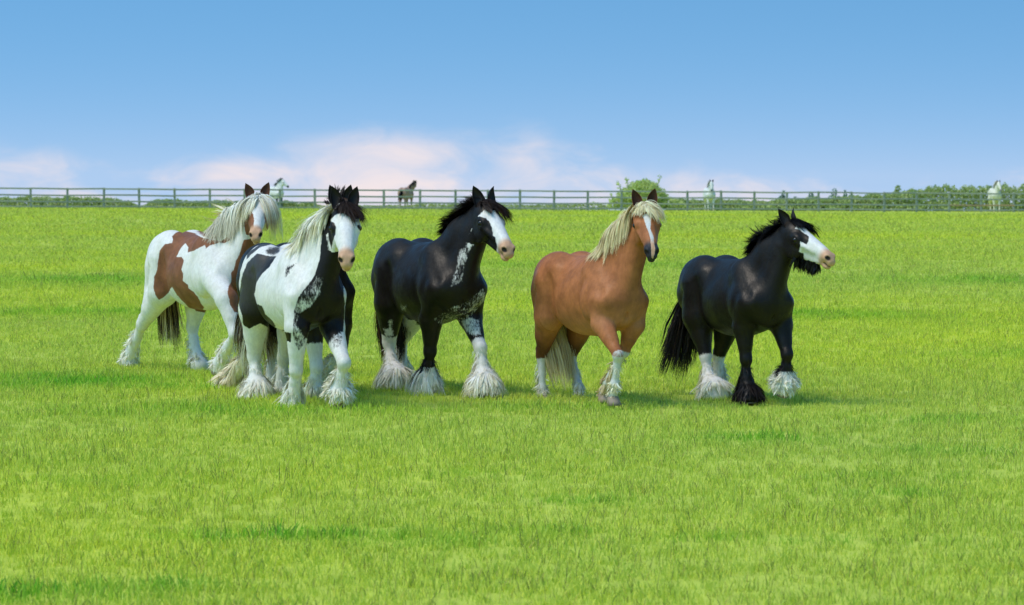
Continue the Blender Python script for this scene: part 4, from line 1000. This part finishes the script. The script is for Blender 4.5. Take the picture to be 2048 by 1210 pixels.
CREAM, CREAMTIP, WHITEH, GOLD = (.94, .88, .69), (.92, .78, .48), (.97, .93, .82), (.93, .76, .38)
BLK, BLKB = (.010, .009, .010), (.035, .020, .014)
WHITE = (.87, .84, .80)
PB = coat_material('coat_black_white', WHITE, (.0085, .0065, .006), 1.0, .10)
PS = coat_material('coat_brown_white', WHITE, (.25, .10, .048), .8, .03)
PK = coat_material('coat_black', WHITE, (.009, .0068, .006), 1.1, .12)
PC = coat_material('coat_chestnut', (.76, .75, .72), (.42, .150, .056), .7, .03, muz=(.035, .035, .042))
PR = coat_material('coat_jet', WHITE, (.0075, .006, .0055), .8, .12)
FE = dict(n=150, len=.17, tone=CREAM, tip=CREAMTIP, flare=.22)
HERD = 'horses trotting together across the field'
def paler(x, n, l):                      # light points of a chestnut: belly, flank folds, inside of the forearm
    return np.clip(.55 * np.exp(-((x[:, 2] - .66) / .10)**2) * (np.abs(x[:, 0]) < .5) + .5 * np.exp(-(((x[:, 0] - .66) / .16)**2 + ((x[:, 2] - .80) / .09)**2)), 0, 1)
def sooty(x, l, w, d): return np.clip(l * (w >= 2) * sstep(.15, .8, d) * .75 + l * (w < 2) * sstep(.7, .95, d) * .2 + sstep(-.62, -.85, x[:, 0]) * (x[:, 2] < 1.1) * .35, 0, .85)   # darker hocks and buttocks
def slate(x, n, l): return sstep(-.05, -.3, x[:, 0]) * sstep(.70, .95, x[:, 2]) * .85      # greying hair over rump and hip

LOOK = {
'pinto': dict(lifted=('LF',), mat=PB, base=0, pale=slate, bell=dict(RH=.125, LH=.08, RF=.062, LF=.105), sock={}, ear_dark=1.0, hairdark=BLK, seed=4, bone=1.05,
    ear_r=(-.76, -.20, .62), ear_l=(-.76, .20, .62), ear_tw=.15,
    mane=dict(side=-1, passes=[
        dict(n=120, to=.93, len=(.20, .27, .28, .22), tone=CREAM, tip=WHITEH, rise=.15, out=.7, back=.35, grav=8, wind=(-2.5, -2.0, .2), jit=.25),
        dict(n=70, to=.8, len=(.30, .38, .34, .2), tone=GOLD, tip=CREAM, rise=.1, out=.6, back=.1, grav=14, wind=(-.6, -.4, 0), jit=.15),
        dict(n=22, len=(.05, .06, .07, .06), tone=BLK, tip=BLKB, rise=.6, out=.4, back=.6, grav=3, jit=.3, **{'from': .82})]),
    forelock=[dict(n=60, len=.16, tone=BLK, tip=BLKB, fan=.30, bias=.05), dict(n=45, at=.03, len=.25, tone=BLK, tip=(.06, .035, .025), bias=.75, fan=.2, grav=4)],
    tail=dict(n=75, path=[(-.86, 0, 1.20), (-.97, -.02, 1.12), (-1.08, -.06, .90), (-1.12, -.08, .62), (-1.15, -.08, .30)], rad=(.02, .06, .10, .09), tone=GOLD, tip=CREAM, tone2=(.05, .035, .02), tip2=(.12, .08, .04), mix=.4, wave=.012),
    feather=dict(all=dict(FE, n=170, len=.17, tone=(.94, .90, .79), tip=(.94, .85, .63)), RH=dict(FE, n=300, len=.25, flare=.22, tone=(.94, .90, .79), tip=(.94, .85, .63)), LF=dict(FE, n=260, len=.19, flare=.8, tone=(.94, .90, .79), tip=(.94, .85, .63)))),
'skew': dict(mat=PS, base=0, ear_in=.6, bell=dict(RH=.075, LH=.075, RF=.075, LF=.07), sock={}, ear_dark=1.0, hairdark=(.15, .06, .03), seed=5, bone=1.02,
    ear_r=(-.66, -.28, .70), ear_l=(-.66, .30, .68), ear_tw=.2,
    mane=dict(side=-1, passes=[
        dict(n=200, to=.90, len=(.16, .36, .46, .34), tone=WHITEH, tip=(.66, .60, .44), rise=.1, out=.6, back=.0, grav=22, jit=.12, wind=(0, 0, 0)),
        dict(n=60, side=1, to=.90, len=(.3, .42, .46, .40), tone=WHITEH, tip=(.64, .56, .38), rise=.1, out=.6, back=.0, grav=20, jit=.15),
        dict(n=9, to=.8, len=(.2, .25, .22, .2), tone=WHITEH, tip=GOLD, rise=.8, out=.5, back=1, grav=1, wind=(-2, -1.5, .5), jit=.4)]),
    forelock=[dict(n=60, at=-.03, len=.34, tone=WHITEH, tip=(.88, .80, .56), bias=-.7, fan=.16, grav=8), dict(n=85, at=.035, len=.50, tone=WHITEH, tip=(.88, .78, .52), bias=.9, fan=.2, rise=.3, grav=9), dict(n=30, len=.10, tone=WHITEH, tip=WHITEH)],
    tail=dict(n=70, path=[(-.84, 0, 1.22), (-.92, 0, 1.10), (-.93, 0, .86), (-.88, 0, .55), (-.84, 0, .26)], rad=(.03, .05, .085, .09), tone=(.07, .035, .02), tip=(.10, .06, .03), tone2=(.42, .30, .14), tip2=(.80, .64, .36), mix=.42, wave=.010),
    feather=dict(all=dict(FE, n=110, len=.09, flare=.22, tone=(.94, .90, .79), tip=(.94, .85, .63)))),
'black': dict(mat=PK, base=1, bell=dict(RH=.135, LH=.08, RF=.105, LF=.12), sock=dict(RF=1.62, LF=.80, RH=.80, LH=.35), hairdark=BLK, seed=6, bone=1.04,
    ear_r=(-.74, -.25, .62), ear_l=(-.72, .20, .66), ear_tw=.5,
    mane=dict(side=-1, passes=[
        dict(n=150, len=(.12, .20, .22, .16), tone=BLK, tip=BLKB, rise=.6, out=.6, back=.6, grav=5, wind=(-1.2, -.6, .3), jit=.25),
        dict(n=80, len=(.06, .12, .13, .12), tone=BLK, tip=(.05, .04, .045), rise=1.1, out=.2, back=.7, grav=1, jit=.3)]),
    forelock=[dict(n=45, len=.16, tone=BLK, tip=BLKB, fan=.3, bias=.1), dict(n=55, at=.03, len=.27, tone=BLK, tip=(.06, .03, .02), fan=.2, bias=.75)],
    tail=dict(n=80, path=[(-.84, 0, 1.20), (-.95, -.02, 1.10), (-1.0, -.03, .85), (-1.0, -.02, .55), (-.98, -.01, .24)], rad=(.03, .07, .10, .07), tone=(.014, .010, .009), tip=(.02, .013, .010), tone2=(.10, .05, .02), tip2=(.32, .18, .07), mix=.13, wave=.012),
    feather=dict(all=dict(FE, n=260, len=.22, flare=.22, tone=(.94, .90, .79), tip=(.94, .85, .63)), LF=dict(FE, n=420, len=.20, flare=.25, tone=(.94, .90, .79), tip=(.94, .85, .63), **{'from': 1.05}), RH=dict(FE, n=340, len=.22, flare=.3, tone=(.94, .90, .79), tip=(.94, .85, .63)), LH=dict(FE, n=120, len=.14)) ),
'chest': dict(lifted=('LF',), mat=PC, base=1, soot=sooty, fat=.95, ear_in=.85, sock=dict(RF=1.0, LF=.95, RH=1.12, LH=1.08), hairdark=(.30, .12, .04), seed=7, bone=.88, pale=paler,
    ear_r=(-.72, -.22, .68), ear_l=(-.72, .20, .68), ear_tw=.1,
    mane=dict(side=-1, passes=[
        dict(n=210, to=.92, len=(.26, .38, .42, .32), tone=(.95, .82, .54), tip=(.93, .76, .44), rise=.1, out=.6, back=.05, grav=16, jit=.11, wind=(-2, 0, 0)),
        dict(n=50, side=1, to=.93, len=(.1, .16, .22, .22), tone=(.93, .83, .56), tip=(.88, .76, .44), rise=.1, out=.6, back=.0, grav=18, jit=.12, **{'from': .5})]),
    forelock=[dict(n=60, at=-.02, len=.15, tone=(.93, .83, .58), tip=(.88, .76, .46), bias=-.35, fan=.22), dict(n=60, at=.03, len=.23, tone=(.93, .84, .60), tip=(.88, .76, .46), bias=.75, fan=.22)],
    tail=dict(n=105, path=[(-.84, 0, 1.20), (-.93, -.02, 1.08), (-.95, -.04, .80), (-.86, -.01, .48), (-.74, .02, .16)], rad=(.03, .08, .12, .10), tone=(.80, .62, .33), tip=(.82, .66, .38), tone2=(.70, .50, .24), tip2=(.80, .66, .40), mix=.3, wave=.007),
    feather=dict(all=dict(FE, n=75, len=.075, flare=.22, tone=(.94, .90, .79), tip=(.94, .85, .63)), LF=dict(FE, n=110, len=.10, flare=.25, tone=(.70, .60, .38), tip=(.62, .48, .24)), RF=dict(FE, n=70, len=.06, flare=.22))),
'right': dict(lifted=('LF', 'LH'), mat=PR, base=1, fat=.92, bell=dict(RH=.135, LH=.08, RF=.10, LF=.115), sock=dict(RH=.98, LH=.95, LF=1.72), dark_legs=('RF',), hairdark=BLK, seed=8, bone=1.02, beard=BLK,
    ear_r=(-.75, -.30, .62), ear_l=(-.72, .20, .66), ear_tw=.7,
    mane=dict(side=-1, passes=[
        dict(n=130, len=(.14, .22, .24, .18), tone=BLK, tip=BLK, rise=.5, out=.7, back=.5, grav=8, wind=(-.8, -.3, .2), jit=.22),
        dict(n=60, len=(.10, .22, .20, .14), tone=BLK, tip=BLKB, rise=1.0, out=.1, back=.8, grav=.6, wind=(-1.0, 0, .4), jit=.45, conv=.8)]),
    forelock=[dict(n=50, len=.17, tone=BLK, tip=BLK, fan=.25, bias=.1), dict(n=50, at=.03, len=.24, tone=BLK, tip=BLK, bias=.6, fan=.2)],
    tail=dict(n=95, path=[(-.84, 0, 1.20), (-.93, -.04, 1.08), (-.96, -.10, .80), (-.98, -.15, .50), (-1.02, -.20, .24)], rad=(.03, .07, .11, .14), tone=(.010, .009, .009), tip=(.02, .015, .013), tone2=(.05, .03, .02), tip2=(.06, .04, .03), mix=.12, wave=.013),
    feather=dict(all=dict(FE, n=300, len=.24, flare=.22, tone=(.94, .90, .79), tip=(.94, .85, .63)), RF=dict(FE, n=300, len=.23, flare=.22, tone=BLK, tip=BLKB, plain=True), LF=dict(FE, n=360, len=.17, flare=.8, tone=(.94, .90, .79), tip=(.94, .85, .63)))),
'hidden': dict(lifted=('LF', 'RH'), mat=PK, base=1, bell=dict(RH=.10, LH=.07, RF=.07, LF=.08), sock=dict(RF=.45, LF=.8, RH=.85, LH=.75), hairdark=BLK, seed=9, bone=1.05,
    ear_r=(-.76, -.22, .62), ear_l=(-.76, .16, .62), ear_tw=.1,
    mane=dict(side=1, passes=[dict(n=70, len=(.15, .2, .2, .15), tone=BLK, tip=BLKB, rise=.6, out=.7, back=.3, grav=4)]),
    forelock=[dict(n=40, len=.2, tone=(.05, .03, .02), tip=(.10, .06, .04), bias=.8, fan=.3)],
    tail=dict(n=60, path=[(-.84, 0, 1.20), (-.95, -.04, 1.08), (-.95, -.05, .8), (-.86, -.02, .5), (-.80, .0, .26)], rad=(.03, .06, .10, .10), tone=(.30, .22, .13), tip=(.48, .38, .24), tone2=(.05, .03, .02), tip2=(.1, .06, .04), mix=.35, wave=.012),
    feather=dict(all=dict(FE, n=150, len=.14), RH=dict(FE, n=280, len=.20, flare=.3, tone=(.92, .83, .62), tip=(.82, .66, .40)))),
}
NAMES = {
'pinto': 'piebald horse with white face, black chest and blowing cream mane',
'skew': 'brown and white skewbald horse with long white mane, leftmost of the herd',
'black': 'black horse with white blaze and white streaked neck, left of the chestnut horse',
'chest': 'chestnut horse with flaxen mane, narrow white blaze and white socks',
'right': 'jet black horse with white face turned right and dark beard, rightmost',
'hidden': 'dark horse almost hidden behind the piebald one, its ear tips and legs showing',
}
for k_ in (ONLY if 'ONLY' in globals() else ('pinto', 'skew', 'black', 'chest', 'right', 'hidden')):
    make_horse(POSE[k_], NAMES[k_], HERD, LOOK[k_], HRES if 'HRES' in globals() else .0105)

# ------------------------------------------------------------------ horses standing beyond the fence
def standing(yaw, size, head, poll):
    th = D(yaw); M = np.array([[math.cos(th), math.sin(th), 0], [-math.sin(th), math.cos(th), 0], [0, 0, 1]]); y, p_, r_ = map(math.radians, head)
    f = V(math.sin(y) * math.cos(p_), -math.cos(y) * math.cos(p_), -math.sin(p_)); R = M.T @ rot_axes(f, r_)
    lg = {}
    for n_, s_ in (('RF', -1), ('LF', 1)): lg[n_] = [(.46, .165 * s_, .78), (.50, .15 * s_, .43), (.49, .15 * s_, .17), (.52, .15 * s_, .03)]
    for n_, s_ in (('RH', -1), ('LH', 1)): lg[n_] = [(-.50, .185 * s_, .80), (-.72, .165 * s_, .48), (-.66, .16 * s_, .17), (-.62, .16 * s_, .03)]
    lg['LF'][1] = (.56, .15, .43); lg['LF'][2] = (.60, .15, .17); lg['LF'][3] = (.63, .15, .03)
    return dict(yaw=yaw, size=size, poll=poll, head=[tuple(q) for q in R], hs=1.0, legs=lg)
FAR = 'horses standing behind the far fence'
fw_ = coat_material('coat_far_grey', (.86, .86, .83), (.10, .13, .12), .6, .05, pink=(.10, .12, .12))
fb_ = coat_material('coat_far_bay', (.40, .26, .16), (.46, .29, .21), .6, .05, pink=(.05, .045, .045))
fc_ = coat_material('coat_far_cream', (.88, .85, .72), (.30, .28, .22), .6, .05, pink=(.40, .36, .33))
def far(u, v, dy, pose, look, label):
    y = 169 + 16 * u / 2048 + dy; x = (u - 1024) * y / 6000; z = EYE - (v - 352) * y / 6000
    r, F, J = make_horse(pose, label, FAR, dict(dict(base=0, sock={}, ear_dark=1.0, hairdark=BLK, bone=1.1), **look), .026, (x, y, float(land(x, y)) - .03))
    z_ = pose['size']; Rh, pl = J['head'], J['poll']; n = 40; tl = rng.uniform(0, 1, n); N0 = V(.30, 0, 1.36)
    cr = N0 * (1 - tl)[:, None] + (pl + Rh @ V(-.02, 0, .03)) * tl[:, None] + V(-.05, 0, .04) * (4 * tl * (1 - tl))[:, None]
    hair_obj('mane', [locks(F, cr, np.tile(V(-.2, -.8, .3), (n, 1)), .3, look['mane_c'], look['mane_c'], .02, 5, .02, 6, seed=5)], r, z_)
    n = 30; hair_obj('tail', [locks(None, np.tile(V(-.86, 0, 1.2), (n, 1)) + rng.normal(0, .02, (n, 3)), np.tile(V(-.6, 0, -.4), (n, 1)), .85, look['tail_c'], look['tail_c'], .02, 5, .03, 6, jit=.08, seed=6)], r, z_)
    return r
far(548, 421, 2.2, standing(48, 1.0, (62, 40, 0), (.74, .08, 1.76)), dict(mat=fw_, mane_c=(.30, .34, .32), tail_c=(.6, .6, .55), dark_legs=('RF', 'LF')), 'pale grey horse standing behind the far fence above the brown and white horse')
far(813, 418, 4.5, standing(-72, .97, (-150, 50, 0), (.66, -.28, 1.70)), dict(mat=fb_, base=1, mane_c=(.02, .02, .02), tail_c=(.025, .02, .02)), 'brown horse seen from behind the far fence with its dark head raised')
far(1419, 423, 2.2, standing(86, 1.02, (0, 62, 0), (.82, .0, 1.74)), dict(mat=fw_, ear_dark=1.0, mane_c=(.62, .63, .6), tail_c=(.6, .6, .55)), 'white horse with a dark nose facing the camera behind the far fence')
far(1990, 424, 2.2, standing(90, 1.08, (14, 50, 0), (.84, .06, 1.72)), dict(mat=fc_, ear_dark=-1.0, mane_c=(.74, .70, .56), tail_c=(.62, .5, .34)), 'cream white horse standing behind the right end of the far fence')
